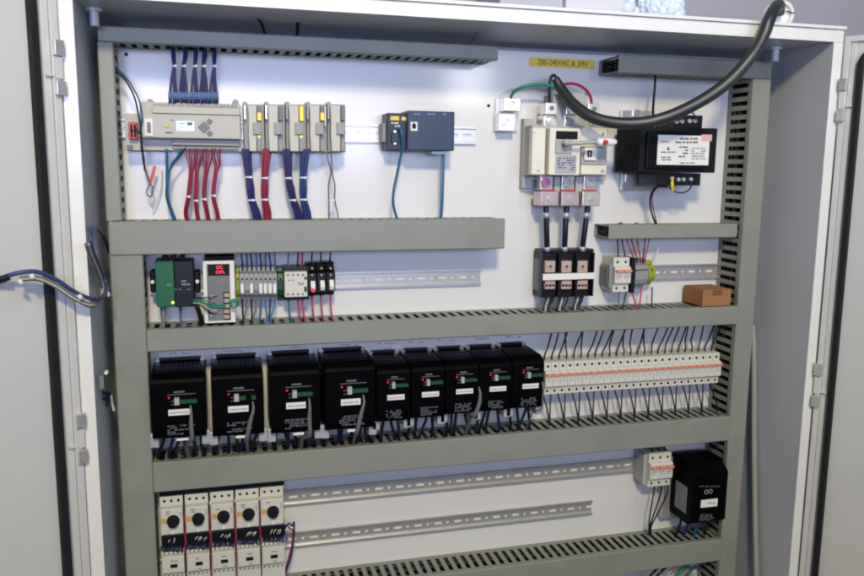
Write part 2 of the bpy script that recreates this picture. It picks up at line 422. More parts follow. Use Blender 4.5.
k = MB(); c = at(204, 127, .083); r = .0105
for (ox, oz, q) in ((0, 0, 1), (.0098, .0105, .55), (.0098, -.0105, .55)):
    k.add([(c[0]+ox+a*r*q, -dd, c[1]+oz+bb*r*q) for dd in (.0825, .0855) for a, bb in ((0, 1), (1, 0), (0, -1), (-1, 0))], [(0,1,2,3),(7,6,5,4),(0,4,5,1),(1,5,6,2),(2,6,7,3),(3,7,4,0)])
k.build('keypad', PLC_D, plc)
knobs('indicator_lamp', mat('olive_lens', (190, 184, 96), .4), plc, [(166.5, 125)], .004, .0825, .0845)
print_lines(plc, 164, 119, 174, 121, .0826, 1, INKP, 1); print_lines(plc, 164, 131, 173, 134, .0826, 1, INKG, 2)
knobs('mounting_tab', PLC_M, plc, [(150, 102), (235.5, 102.5)], .006, .01, .03)
aux = thing('communication_module', 'small grey module with red plugs at the left end of the controller', 'module', P(134, 152, 0))
part('body', PLC_G, aux, (125, 113.5, 139.8, 150.5, .008, .052), bevel=.001)
b = MB(); b.r(128.5, 122, 137.5, 130.2, .0525, .066); b.r(128.5, 131.2, 137.5, 139.2, .0525, .066)
pl = b.build('plug', RED, aux, .001)
part('plug_slot', BLACKM, pl, (130.5, 124.5, 132.5, 137, .0662, .067), (134, 124.5, 136, 137, .0662, .067))
part('lower_tab', PLC_D, aux, (127, 145, 133, 150, .0525, .055))

# five expansion modules, each its own thing
mods = [(243.6, 264.6), (265, 285.4), (285.8, 306.2), (306.6, 327), (327.4, 345.6)]
txts = ['with one amber light bar and a green lamp, next to the controller', 'with no lights, above the red wires', 'with two tall amber light bars', 'with one low amber light and a white strip', 'at the right end of the row']
for i, (a, c) in enumerate(mods):
    w = c-a; y0 = 104.2; y1 = 152
    mod = thing('expansion_module', 'slim beige module '+txts[i], 'module', P((a+c)/2, y1, 0), 'expansion modules beside the controller')
    part('body', PLC_M, mod, (a+.2, y0, c-.2, y1, .008, .052), bevel=.001)
    # curved-sided terminal door: wider in the middle
    sl = MB(); x0, x1 = a+2.6 if i else a+4, a+13
    prof = [(x0, y0+1), (x0+.8, y0+10), (x0+1.0, y0+18), (x0+.9, y1-16), (x0+1.6, y1-8), (x0+1.9, y1-.8), (x1, y1-.8), (x1, y0+1)]
    if i < 0: pass
    n = len(prof); vs = [P(px, py, .0735) for px, py in prof]; vb = [Vector((v.x, -.0525, v.z)) for v in vs]
    sl.add(vb+vs, [tuple(range(n)), tuple(range(2*n-1, n-1, -1))]+[(k2, (k2+1) % n, (k2+1) % n+n, k2+n) for k2 in range(n)])
    sl.build('terminal_door', mat('module_beige', (192, 189, 177), .5, var=.03), mod, .0012)
    part('latch_tab', PLC_M, mod, (x1-3.5, y0+18.2, x1+4.2, y0+30.2, .0525, .079), bevel=.001)
    part('light_strip', PLC_D, mod, (x1+.6, y0+1.5, x1+4.6, y0+16, .0525, .064))
    part('lower_strip', GREYT, mod, (x1+.6, y0+31, x1+4.6, y1-1, .0525, .064))
    if i in (0, 2, 3):
        part('amber_light', LED_Y, mod, *( [(x1+1, y0+2, x1+4.4, y0+16.5, .0645, .0655)] if i == 2 else [(x1+1, y0+8.5, x1+4.4, y0+16, .0645, .0655)] ))
    if i in (0, 2):
        knobs('green_light', LED_G, mod, [(x1+2.4, y0+32.5)], .0034, .0645, .0655)
    if i == 3:
        part('white_strip', WHITE, mod, (x1+5, y0+2, x1+6.4, y0+22, .0525, .070))
    part('top_latch', BRIGHT if i < 2 else GREYP, mod, (a+.3, y0+1, a+2.2, y0+15, .0525, .066))
    knobs('mounting_tab', PLC_M, mod, [(a+1.4, y0-.7)], .0042, .01, .03)

# ---------------------------------------------------------------- blue switch
sw = thing('network_switch', 'navy blue box with a single socket and yellow stickers on the top rail', 'network switch', P(420, 151, 0))
part('housing', NAVY, sw, (407.3, 111, 454.5, 150.5, .008, .072), bevel=.002)
part('side_module', NAVYD, sw, (387, 113, 407, 150, .008, .058), bevel=.0015)
part('rail_clip', GREYT, sw, (382.6, 123, 386.8, 142, .004, .045), bevel=.001)
so = part('socket_frame', LABEL, sw, (410.6, 121.8, 417.6, 130.8, .0722, .0735))
part('socket_hole', BLACKM, so, (412.2, 124, 416, 128.6, .0736, .0738), (413.3, 122.8, 415, 124, .0736, .0738))
part('yellow_sticker', YELLOW, sw, (390.5, 116, 399.2, 120.2, .0582, .0586), (401.5, 116.8, 406.6, 120.4, .0582, .0586))
print_lines(sw, 391, 121.5, 400, 127.5, .0582, 2, LABEL, 3, .6, word=(1, 2.2)); print_lines(sw, 414, 112.5, 450, 115.5, .0722, 1, mat('blue_print', (104, 138, 180), .6), 4)
knobs('screw', BRIGHT, sw, [(395, 131.5), (395, 143.5)], .0022, .0582, .0598)
part('cable_gland', NAVYD, sw, (391.5, 132.5, 398.5, 142.5, .0582, .064))
part('bottom_connector', mat('pale_green_connector', (178, 226, 206), .4), sw, (432, 151.4, 447, 154, .03, .06))

# ------------------------------------------------------------- ground lugs
gl = thing('ground_lug', 'pair of square aluminium earth lugs on a plate beside the disconnect', 'earth terminal', P(508, 132, 0))
part('plate', STEEL, gl, (495.5, 98.5, 517.5, 132, .0005, .006))
for q in ((504, 97.5, 521, 111.2), (499, 113.4, 515.3, 131)):
    o = part('lug', ALU, gl, (*q, .0065, .034), bevel=.0015)
    c = ((q[0]+q[2])/2-.3, (q[1]+q[3])/2-.3)
    b = MB(); b.ring(at(*c, .0365), .009, .0058, .0342, .0368); b.cyl(at(*c, .0365), .0052, .0342, .0355, .004); b.build('screw', BRIGHT, o)

# -------------------------------------------------------------- disconnect
dc = thing('disconnect_switch', 'cream rotary disconnect switch with bare metal lugs and white-tipped handle', 'switch', P(566, 190, 0))
part('flange', GREYP, dc, (523.2, 118.5, 533, 188.5, .0005, .02), (531, 124, 607, 180, .001, .018), bevel=.001)
part('body', GREYP, dc, (531.5, 126, 607, 176, .0205, .062), bevel=.0015)
part('left_cover', CREAM, dc, (532, 128, 545.2, 174.6, .0625, .080), bevel=.0012)
part('centre_cover', CREAM, dc, (549.5, 128, 580.5, 175, .0625, .092), bevel=.0015)
part('right_cover', CREAM, dc, (581.2, 128, 607, 147, .0625, .083), (581.2, 165, 606.5, 174.6, .0625, .083), bevel=.0012)
part('grey_inset', GREYP, dc, (581.5, 147.6, 606, 164.4, .0625, .078))
o = part('position_label', LABEL, dc, (584.5, 147.5, 596.5, 160.3, .0832, .0838))
part('position_mark', INK, o, (587.3, 150.2, 592.2, 157, .0839, .0841)); part('position_digit', LABEL, o, (589.3, 151.5, 590.1, 155.7, .0842, .0843))
part('handle_slot', BLACKM, dc, (556.3, 131, 578, 139.2, .0922, .0945), bevel=.0015)
part('handle_base', GREYP, dc, (556, 139.8, 572.5, 153.5, .0922, .097), bevel=.0015)
o = part('rating_plate', mat('grey_plate', (170, 170, 178), .4, var=.15, scale=180), dc, (555.5, 155, 576.5, 173.2, .0922, .0932))
print_lines(o, 557, 157, 575, 171, .0934, 6, INKG, 9)
print_lines(dc, 535, 130, 541, 134, .0802, 1, INKG, 5); print_lines(dc, 597.5, 148.5, 606, 163, .0782, 7, GREYT, 6, 1)
knobs('screw', BRIGHT, dc, [(538.5, 170.5), (534.5, 131.5)], .0035, .0802, .0815); knobs('screw', BRIGHT, dc, [(603, 134), (602.5, 171)], .0035, .0832, .0845)
h = MB(); h.tube([P(566.5, 142.5, .10), P(566.5, 142.5, .118)], .007, 14, sub=1)
h.tube([P(566.5, 143, .112), P(575, 143, .117), P(598, 141.6, .124)], [.0052, .0042, .0036], 10)
hd = h.build('handle', GREYP, dc, smooth=True)
b = MB(); b.tube([P(597, 141.8, .124), P(599.5, 141.7, .124), P(612, 141.8, .126), P(616, 142, .126)], [.0045, .0082, .0078, .005], 14); b.build('handle_tip', mat('glossy_white', (236, 236, 240), .2), hd, smooth=True)
knobs('red_button', RED, hd, [(606.5, 142.3)], .0058, .130, .137, .0045)
part('phase_barrier', GREYP, dc, (553.2, 94, 566, 126, .003, .052), (571.5, 92.5, 586.8, 126, .003, .052), bevel=.001)
for k2, (x, y) in enumerate(((551.5, 108.5), (572, 108.5), (594, 109.5))):
    o = part('top_lug', ALU, dc, (x-5.6, y-6, x+5.4, y+6, .035, .066), bevel=.0014)
    b = MB(); b.cyl(at(x+.5, y-.5, .067), .0052, .0662, .0668); b.build('socket_screw', PLC_D, o)
    o = part('terminal_pad', BRIGHT, dc, (x-7.5, y+6.6, x+5.8, y+18.5, .0205, .054), bevel=.001)
    b = MB(); b.cyl(at(x-.8, y+12.3, .06), .0092, .0542, .059, .0085); b.cyl(at(x-.8, y+12.3, .06), .005, .0592, .0635, n=6); b.build('bolt', BRIGHT, o)
bl = [(547, 182.5), (568.5, 182.5), (590.5, 182.5)]
for k2, (x, y) in enumerate(bl):
    o = part('terminal_pad', BRIGHT, dc, (x-6.5, y-7, x+5.8, y+7.4, .0205, .052), bevel=.001, label='bolted terminal pad with a pinkish ring' if k2 == 0 else None)
    m_ = mat('pink_washer', (196, 120, 164), .35, .6) if k2 == 0 else BRIGHT
    b = MB(); b.ring(at(x-.6, y-.2, .058), .0098, .0062, .0522, .058); b.cyl(at(x-.6, y-.2, .058), .0056, .0522, .0562); b.build('bolt', m_, o)
    lx = x+2.5-k2*1.0
    ms = [mat('pinkish_lug', (208, 188, 186), .36, .75), mat('pinkish_lug', (208, 188, 186), .36, .75), mat('warm_lug', (216, 208, 190), .36, .7)][k2]
    o = part('bottom_lug', ms, dc, (lx-8.5, y+9, lx+9.2, y+23.4, .03, .072), bevel=.0015)
    part('red_edge', RED, o, (lx-7, y+7.4, lx+6, y+8.8, .052, .058))
    b = MB(); b.cyl(at(lx+1, y+16.2, .0735), .0072, .0722, .0733, n=6); b.cyl(at(lx+1, y+16.2, .0735), .0036, .0734, .0738, n=6); b.build('socket_screw', STEEL, o)
part('lower_barrier', GREYP, dc, (554, 176.5, 560, 204, .003, .045), (575.5, 176.5, 582.5, 204, .003, .045), bevel=.001)

# label on the panel
yl = thing('warning_label', 'yellow strip label reading 200-240VAC stuck at the top of the panel', 'label', P(562, 63.5, 0))
zc = P(562, 63.2, .001).z; x0, x1 = P(529.5, 62, .001).x, P(594.5, 64, .001).x; hh = (P(562, 58.6, .001).z-P(562, 68, .001).z)/2
b = MB(); b.box(x0, x1, .0006, .0012, zc-hh, zc+hh); b.build('backing', YELLOW, yl)
text('200-240VAC & 3PH', 538, 60.2, 587, 66.2, .0014, mat('olive_ink', (74, 66, 30), .7), yl)

# -------------------------------------------------------------- transformer
tr = thing('transformer', 'black control transformer with a big white rating plate', 'transformer', P(668, 190, 0))
part('bracket', STEEL, tr, (621.5, 110.5, 652, 118, .0005, .012), (621.5, 167, 652, 190.5, .0005, .012), (700, 128, 716, 168, .0005, .012), bevel=.001)
part('core', BLACKM, tr, (640, 127.5, 716.5, 172.5, .02, .124), bevel=.002)
part('coil_wrap', DRIVE2, tr, (647, 131.5, 706, 169, .1245, .132), bevel=.002)
lb = part('rating_plate', LABEL, tr, (657.5, 135.3, 709.2, 165, .1325, .1335), bevel=.0004)
print_lines(lb, 674, 137, 698, 144, .1336, 2, INKG, 11, .8); print_lines(lb, 661, 140.5, 670, 143, .1336, 1, mat('red_ink', (190, 90, 80), .7), 12)
print_lines(lb, 661, 151, 676, 153, .1336, 1, INK, 13, 1); print_lines(lb, 661, 156, 671, 161, .1336, 2, INKG, 14); print_lines(lb, 678, 145.5, 688, 158, .1336, 4, INKG, 15, .8)
print_lines(lb, 691, 147, 706, 160, .1336, 5, FAINT, 16, .85); print_lines(lb, 673, 161.8, 697, 164, .1336, 1, INKG, 17, .8)
b = MB(); c0 = P(668.3, 148.4, .1337); b.add([c0+Vector((-.0036, 0, -.003)), c0+Vector((.0036, 0, -.003)), c0+Vector((0, 0, .0045))], [(0, 1, 2)]); b.build('maker_mark', INK, lb)
part('pink_sticker', PINK, lb, (701.5, 134.5, 712, 141, .1337, .1341), bevel=.0003)
for q, nm in (((672, 115, 702.5, 128.5), 't'), ((654.5, 173.2, 700.5, 185.5), 'b')):
    o = part('terminal_block', BLACK, tr, (*q, .04, .105), bevel=.001)
    if nm == 't': knobs('screw', ALU, o, [(677, 121.5), (682.5, 121.3), (690, 121), (695.5, 120.8)], .0048, .1052, .1085, .0042)
    else: knobs('screw', ALU, o, [(672.5, 178.2), (679, 179.5), (684, 179.3), (691.5, 179.2)], .0046, .1052, .1085, .004)
part('foot_bolt', BRIGHT, tr, (633, 109.5, 640, 117, .0122, .018), (625.5, 174, 630, 182, .0122, .018))

# -------------------------------------------------------------- power block
pb = thing('power_distribution_block', 'black three-pole power block with a white strip across its copper lugs', 'power block', P(566, 297, 0))
part('base', BLACK, pb, (541.8, 253, 594.2, 296.8, .0005, .050), bevel=.001)
b = MB()
for k2 in range(4): b.r(541.8+k2*17.0, 253, 543.6+k2*17.0+(0 if k2 < 3 else -.6), 296.5, .0505, .066)
b.r(541.8, 249.5, 594, 252.6, .01, .05)
b.build('divider', BLACK, pb, .0008)
part('white_strip', WHITE, pb, (543, 273.3, 594.5, 279.6, .0665, .0685), bevel=.0004)
for k2, x in enumerate((550.2, 566.5, 582.5)):
    o = part('copper_lug', mat('tinned_copper', (200, 172, 154), .4, .25), pb, (x-4.8, 261, x+5.2, 272.6, .0505, .061), (x-4.8, 280.2, x+5.2, 289.2, .0505, .061), bevel=.001)
    b = MB(); b.cyl(at(x+.4, 266.5, .063), .0055, .0612, .063, n=12); b.cyl(at(x+.4, 266.5, .063), .0026, .0631, .0634, n=6, mi=1)
    for j in range(3): b.cyl(at(x-3+j*3.2, 285.5, .063), .0026, .0612, .063, n=10, mi=1)
    b.build('lug_screw', [STEEL, BLACKM], o)
o = MB(); xs = P(541.8, 275, .05).x; o.box(xs-.0012, xs-.0002, .008, .044, P(542, 292, .05).z, P(542, 260, .05).z); o.build('side_label', INKP, pb)

# ------------------------------------------------------------------ row two
gc = thing('interface_module', 'green and black interface box with mounting ears at the left end', 'module', P(175, 308, 0))
part('green_half', GREEN, gc, (155.5, 260.5, 174.3, 307, .008, .062), bevel=.0015)
part('black_half', BLACK, gc, (174.5, 260.5, 194, 307, .008, .062), bevel=.0015)
part('ear', BLACKM, gc, (150, 271.5, 155.2, 293, .008, .05), (194.3, 271.5, 200, 293, .008, .05), bevel=.003)
knobs('ear_screw', LABEL, gc, [(152.5, 282), (197.3, 281.5)], .0034, .0502, .0525)
knobs('top_connector', BLACKM, gc, [(164, 257.5), (173, 257.2), (182, 257)], .0048, .02, .05)
knobs('lamp', LED_G, gc, [(172.8, 302.6)], .0030, .0622, .0632)
print_lines(gc, 181, 279.5, 191, 286, .0622, 2, INKP, 21); print_lines(gc, 173, 288, 191, 291, .0622, 1, INKG, 22); print_lines(gc, 159, 283.5, 171, 286.5, .0622, 1, mat('pale_green_ink', (90, 160, 120), .7), 23)

ps = thing('power_supply', 'narrow white framed unit with glowing red display', 'power supply', P(219, 323, 0))
part('frame', WHITE, ps, (203.5, 260.8, 235, 323, .008, .066), bevel=.0015)
part('face', PLC_D, ps, (207.3, 264, 230.2, 320.5, .0665, .0685), bevel=.0005)
o = part('display', BLACKM, ps, (208, 264.3, 229.6, 275.6, .0688, .0694))
text('OC', 216.3, 265.8, 222.6, 269.4, .0697, LED_D, o, 'digits'); text('OFL', 215.8, 270.6, 225, 274, .0697, LED_D, o, 'digits')
print_lines(ps, 209.5, 278.5, 225, 281.5, .0687, 1, mat('reddish_ink', (150, 120, 120), .7), 25, .8)
b = MB()
for y in (296, 300.5, 309.5, 314): b.r(210.5, y, 217, y+2.2, .0687, .0712)
b.build('white_switch', LABEL, ps)
b = MB()
for k2 in range(5): b.r(224.2, 293.5+k2*5.4, 229.3, 297+k2*5.4, .0687, .0735)
b.build('terminal_screw', mat('brownish_terminal', (176, 160, 148), .5), ps)
part('terminal_slot', BLACKM, ps, (223.5, 292, 229.8, 320, .0686, .0689))
part('top_vent', BLACKM, ps, (204.5, 256.3, 234.5, 260.2, .012, .055), bevel=.001)
part('bottom_plug', BLACKM, ps, (208, 323.3, 232, 327, .02, .05), bevel=.001)

def term_block(x0, x1, y0, y1, label, group, white, m=GREYT, d=.055):
    tb = thing('terminal_block', label, 'terminal block', P((x0+x1)/2, y1, 0), group)
    zt, zb = P((x0+x1)/2, y0, d).z, P((x0+x1)/2, y1, d).z; xa, xb = P(x0, (y0+y1)/2, d).x, P(x1, (y0+y1)/2, d).x
    h = zt-zb; mb = MB(); mb.prism([(.006, zb+.002), (.006, zt-.002), (d*.62, zt), (d*.68, zt-h*.14), (d*.9, zt-h*.2), (d, zt-h*.36), (d, zb+h*.36), (d*.9, zb+h*.2), (d*.68, zb+h*.14), (d*.62, zb)], xa+.0003, xb-.0003)
    mb.build('body', m, tb)
    xm = (x0+x1)/2
    knobs('screw_hole', BLACKM, tb, [(xm, y0+(y1-y0)*.34), ], .0021, d*.9, d+.0006, n=8)
    if white: part('marker', LABEL, tb, (x0+.6, y0+(y1-y0)*.47, x1-.9, y0+(y1-y0)*.74, d+.0002, d+.0009), bevel=0)
    return tb
TW = 37.2/8
for i in range(8):
    x0 = 240+i*TW; wl = i in (0, 2, 4, 5, 6, 7)
    term_block(x0, x0+TW, 267, 302.5, f'{ORD[i]} grey terminal block from the left, beside the power supply'+('' if wl else ', without a white marker'), 'grey terminal blocks beside the power supply', wl)
for x0, nm in ((236.2, 'left of the grey ones, by the power supply'), (278, 'between the grey ones and the cream relay')):
    term_block(x0, x0+3.4 if x0 < 250 else x0+5.2, 267, 302, 'green and yellow earth terminal block '+nm, 'earth terminal blocks', False, YELP if x0 < 250 else GREENC, .045)
rl = thing('contactor', 'small cream relay with a black top in the middle of the upper rail row', 'relay', P(296, 300, 0))
part('base', BLACK, rl, (283.5, 267, 309, 300, .006, .05), bevel=.001)
part('face', CREAM2, rl, (284.6, 272, 307.4, 297, .0505, .07), bevel=.0012)
knobs('terminal_hole', INKG, rl, [(288+i*5, 275) for i in range(4)]+[(288+i*5, 294.3) for i in range(4)], .0022, .0702, .0706, n=8)
print_lines(rl, 288, 279, 294, 281.5, .0702, 1, INKP, 31); print_lines(rl, 297.5, 282, 304, 285.5, .0702, 2, INKG, 32)
part('green_clip', GREENC, rl, (304.4, 286.5, 307, 291.5, .0702, .073), (304.4, 277, 307, 279.5, .0702, .073))
for i, x in enumerate((312.2, 321.6, 330.8)):
    fh = thing('fuse_holder', ['black fuse holder with a glowing red lamp, next to the cream relay', 'black fuse holder, middle one of three', 'black fuse holder at the right end of the upper rail row'][i], 'fuse holder', P(x, 298, 0), 'black fuse holders')
    zt, zb = P(x, 264.5-.6*i, .06).z, P(x, 297.5-.6*i, .06).z; mb = MB()
    hh = zt-zb; mb.prism([(.006, zb), (.006, zt), (.04, zt), (.05, zt-hh*.2), (.062, zt-hh*.28), (.062, zb+hh*.2), (.045, zb+hh*.1), (.04, zb)], P(x-4.3, 282, .06).x, P(x+4.3, 282, .06).x)
    mb.build('body', BLACK, fh, .0008)
    mb = MB(); mb.prism([(.0625, zb+hh*.2), (.0625, zt-hh*.5), (.066, zt-hh*.48), (.074, zb+hh*.34), (.07, zb+hh*.22)], P(x-1.9, 285, .06).x, P(x+2.6, 285, .06).x); mb.build('lever', WHITE, fh, .001)
    knobs('terminal_screw', GREYP, fh, [(x, 268.5), (x, 275)], .002, .048, .0625, n=8)
    if i == 0: knobs('lamp', LED_R, fh, [(x+.8, 290.5)], .0036, .072, .077)

# right-hand group under the slim duct
def mcb_profile(zt, zb, d):
    h = zt-zb
    return [(.006, zb), (.006, zt), (d*.84, zt), (d*.86, zt-.0005), (d*.86, zt-h*.245), (d*.96, zt-h*.265), (d, zt-h*.30), (d, zb+h*.28), (d*.96, zb+h*.25), (d*.86, zb+h*.23), (d*.86, zb+.0005), (d*.84, zb)]
def mcb(root, x0, x1, y0, y1, poles, d=.066, m=CREAM2, mirror=ORANGE):
    xm = (x0+x1)/2; xa, xb = P(x0, (y0+y1)/2, d).x, P(x1, (y0+y1)/2, d).x
    zt, zb = P(xm, y0, d*.86).z, P(xm, y1, d*.86).z; h = zt-zb
    mb = MB(); mb.prism(mcb_profile(zt, zb, d), xa+.0003, xb-.0003); mb.build('body', m, root, .0006)
    pw = (xb-xa)/poles
    hl = MB(); hm = MB(); tg = MB()
    for k2 in range(poles):
        c = xa+pw*(k2+.5)
        [MB().cyl((c, zq), .0029, d*.85, d*.863+.0003, n=10).build('terminal_hole', BLACKM, root) for zq in (zt-h*.13, zb+h*.115)]
        tg.box(xa+pw*k2+.0012, xa+pw*(k2+1)-.0012, d+.0003, d+.0075, zt-h*.40, zt-h*.335)
        hm.box(xa+pw*k2+.003, xa+pw*(k2+1)-.003, d+.0002, d+.0006, zb+h*.47, zb+h*.5); hm.box(xa+pw*k2+.003, xa+pw*(k2+1)-.006, d+.0002, d+.0006, zb+h*.41, zb+h*.43)
    tg.build('toggle', mirror, root, .0008); hm.build('printing', FAINT, root)
    return xa, xb, zt, zb
b2 = thing('circuit_breaker', 'two-pole pale breaker with orange toggle under the slim short duct', 'circuit breaker', P(623, 292, 0))
mcb(b2, 615, 631.2, 257.5, 292, 2)
cn = thing('terminal_end_bracket', 'grey ridged block at the left of the two-pole breaker', 'end block', P(610, 292, 0))
part('body', GREYT, cn, (609.5, 265, 614.6, 288, .006, .05), bevel=.002)
part('end_plate', PLC_D, cn, (606.8, 268, 609.2, 285, .006, .04), bevel=.001)
bp = thing('terminal_divider', 'thin black divider plate right of the two-pole breaker', 'divider', P(633, 293, 0))
part('plate', BLACKM, bp, (631.6, 258, 635.2, 293, .006, .058), bevel=.001)
for i in range(4):
    x0 = 635.5+i*3.2; term_block(x0, x0+3.2, 259.5, 291-.4*i, f'{ORD[i]} grey terminal block from the left, right of the black divider', 'grey terminal blocks under the slim duct', False)
    
term_block(648.6, 655.5, 261, 286, 'yellow and green earth terminal block right of the grey ones', 'earth terminal blocks', False, YELP, .05)
cb = thing('cardboard_box', 'small brown cardboard box lying on the long duct at the right', 'box', P(716, 306.5, .085))
zt_, zb_ = P(716, 290, .088).z, zF[0]+.0035
x0, x1 = P(702.8, 298, .088).x, P(731, 298, .088).x
b = MB(); b.box(x0, x1, .012, .088, zb_, zt_); b.build('carton', CARD, cb, .0015)
MB().box((x0+x1)/2-.012, (x0+x1)/2+.012, .0884, .0888, zt_-.012, zt_-.0005).build('tape', mat('brown_tape', (116, 82, 52), .3), cb)
b = MB(); b.box(x0+.001, x1-.001, .012, .0495, zt_+.0002, zt_+.0012); b.box(x0+.001, x1-.001, .0505, .087, zt_+.0002, zt_+.0012); b.build('flap', CARD, cb, .0004)

# ------------------------------------------------------------------- drives
def drive(fx0, fx1, yt, ytf, yb, label, big, seed):
    """fx: front-face edges, yt: top at the back, ytf: top of the front face, yb: bottom of the front face (photo px at its own place)"""
    d = .120; xm = (fx0+fx1)/2; ym = (ytf+yb)/2
    xa, xb = P(fx0, ym, d).x, P(fx1, ym, d).x
    zt, zf, zb = P(xm, yt, .02).z, P(xm, ytf, d-.012).z, P(xm, yb, d).z
    zt = max(zt, zf+.012)
    root = thing('motor_drive', label, 'drive', ((xa+xb)/2, 0, zb), 'black motor drives in the middle row')
    b = MB(); b.prism([(.004, zb+.004), (.004, zt), (.03, zt), (d-.022, zf+.011), (d-.004, zf+.003), (d, zf-.004), (d, zb+.02), (d-.004, zb+.006), (d-.02, zb)], xa, xb)
    body = b.build('body', DRIVE, root, .002)
    sx = (fx1-fx0)
    # vents along the sloping top
    b = MB(); n = 10 if big else 8
    for i in range(n):
        x = xa+(xb-xa)*(.12+.76*i/(n-1)); w = (xb-xa)*.025
        for t0, t1 in ((.06, .32), (.4, .66)):
            p0 = (.03+(d-.052)*t0, zt+(zf+.011-zt)*t0+.0006); p1 = (.03+(d-.052)*t1, zt+(zf+.011-zt)*t1+.0006)
            b.prism([(p0[0], p0[1]-.001), p0, p1, (p1[0], p1[1]-.001)], x-w, x+w)
    b.build('vent', mat('vent_slate', (26, 30, 46), .5, spec=.2), root)
    b = MB(); b.box(xa+.006, xb-.006, .004, .014, zt+.0004, zt+.006)
    b.build('top_bracket', BLACK, root, .001)
    for x in (xa+.006, xb-.006): MB().cyl((x, zt+.002), .005, .0005, .018, .0045, 12).build('mounting_screw', BRIGHT, root)
    # front details, metres from the middle of the face
    X = lambda f: xa+(xb-xa)*f
    Z = lambda f: zf+(zb-zf)*f
    def fr(name, m, x0, x1, z0, z1, e0=.0003, e1=.0012): 
        q = MB(); q.box(X(x0), X(x1), d+e0, d+e1, Z(z1), Z(z0)); return q.build(name, m, root)
    zl = .47 if big else .44
    fr('name_label', LABEL, .31, .70 if big else .82, zl, zl+.098)
    rnd = random.Random(seed); q = MB(); x = .34
    while x < (.66 if big else .78): w = rnd.uniform(.015, .04); q.box(X(x), X(x+w), d+.0013, d+.0015, Z(zl+.07), Z(zl+.04)); x += w+.015
    q.build('printing', FAINT, root)
    q = MB(); zh = .22 if big else .14
    q.box(X(.3), X(.82), d+.0003, d+.0006, Z(zh+.012), Z(zh)); q.box(X(.42), X(.62), d+.0003, d+.0006, Z(zh-.02), Z(zh-.05))
    for i in range(2): q.box(X(.36), X(.42), d+.0003, d+.0006, Z(zh+.12+.055*i), Z(zh+.108+.055*i))
    q.build('header_printing', INKG, root)
    q = MB(); q.cyl((X(.33), Z(zh+.055)), .0019, d+.0003, d+.0022, .0016, 12); q.build('lamp', LED_R, root)
    fr('plug', GREYP, .43, .52, zh+.05, zh+.16, .0003, .009)
    if seed == 1:
        fr('terminal', GREENC, .535, .65, zh+.085, zh+.15, .0003, .006); fr('terminal', GREENC, .76, .84, zh+.085, zh+.15, .0003, .006)
    else: fr('terminal', GREENC, .535, .84 if big else .92, zh+.09, zh+.15, .0003, .006)
    q = MB(); rnd = random.Random(seed+50)
    for i in range(5):
        x = .28
        while x < .72:
            w = rnd.uniform(.02, .09)
            if rnd.random() < .75: q.box(X(x), X(x+w), d+.0003, d+.0006, Z(.755+i*.034), Z(.734+i*.034))
            x += w+.02
    q.build('schematic_printing', mat('dim_ink', (88, 94, 102), .7), root)
    if big: fr('small_label', LABEL, .44, .66, .955, .995)
    # cable gland tabs below
    q = MB()
    for x in (xa-.006, xb-.010):
        q = MB(); q.prism([(.05, zb-.004), (.098, zb+.012), (.103, zb+.010), (.103, zb-.016), (.05, zb-.016)], x, x+.016)
        q.build('cable_shield_plate', mat('galvanised_plate', (186, 186, 190), .4, .35), root, .0015)
    return root, X, Z, d
dl_ = [('at the left end of the row', 151, 206, 365.5, 379, 441), ('second from the left end, wide, its green terminal in two pieces', 211.5, 264, 361.5, 375, 438.5), ('third from the left end, wide', 270.5, 320.5, 358.5, 371, 435.5), ('fourth from the left end, last of the wide ones', 325, 375.5, 355, 367.5, 432)]
dsm = [('fifth from the left, first of the narrow ones', 376.8, 410.4, 357, 370, 424), ('sixth from the left, narrow', 411.4, 444.8, 354.5, 367.5, 420.5), ('seventh from the left, narrow', 445.8, 478.8, 352, 365.5, 416.5), ('eighth from the left, narrow', 479.6, 511.8, 350, 363.5, 413.5), ('at the right end of the row, against the breakers', 512.6, 544, 347.5, 361, 410.5)]
dr_info = []
for i, (nm, *q) in enumerate(dl_): dr_info.append((drive(*q, f'black motor drive {nm}', True, i), q))
for i, (nm, *q) in enumerate(dsm): dr_info.append((drive(*q, f'black motor drive {nm}', False, 10+i), q))

# faint lettering on the panel above each drive: one printed tag each
for i, (x, y) in enumerate(((180, 353.5), (233, 351), (294, 347.5), (348, 345), (386, 343.5), (416, 342.2), (447, 340.4), (480, 339), (514, 337.2))):
    tg = thing('drive_tag', f'faint printed tag on the panel above the {ORD[i]} black drive from the left', 'label', P(x, y, 0), 'printed tags above the drives')
    w = 11 if i < 4 else 9
    b = MB(); b.r(x-w-2, y-2.6, x+w+2, y+2.6, .0004, .0007); b.build('strip', mat('tag_film', (222, 221, 219), .4), tg)
    print_lines(tg, x-w, y-.9, x+w, y+.9, .0008, 1, FAINT, 60+i, .85, thick=.6, word=(1.5, 4))

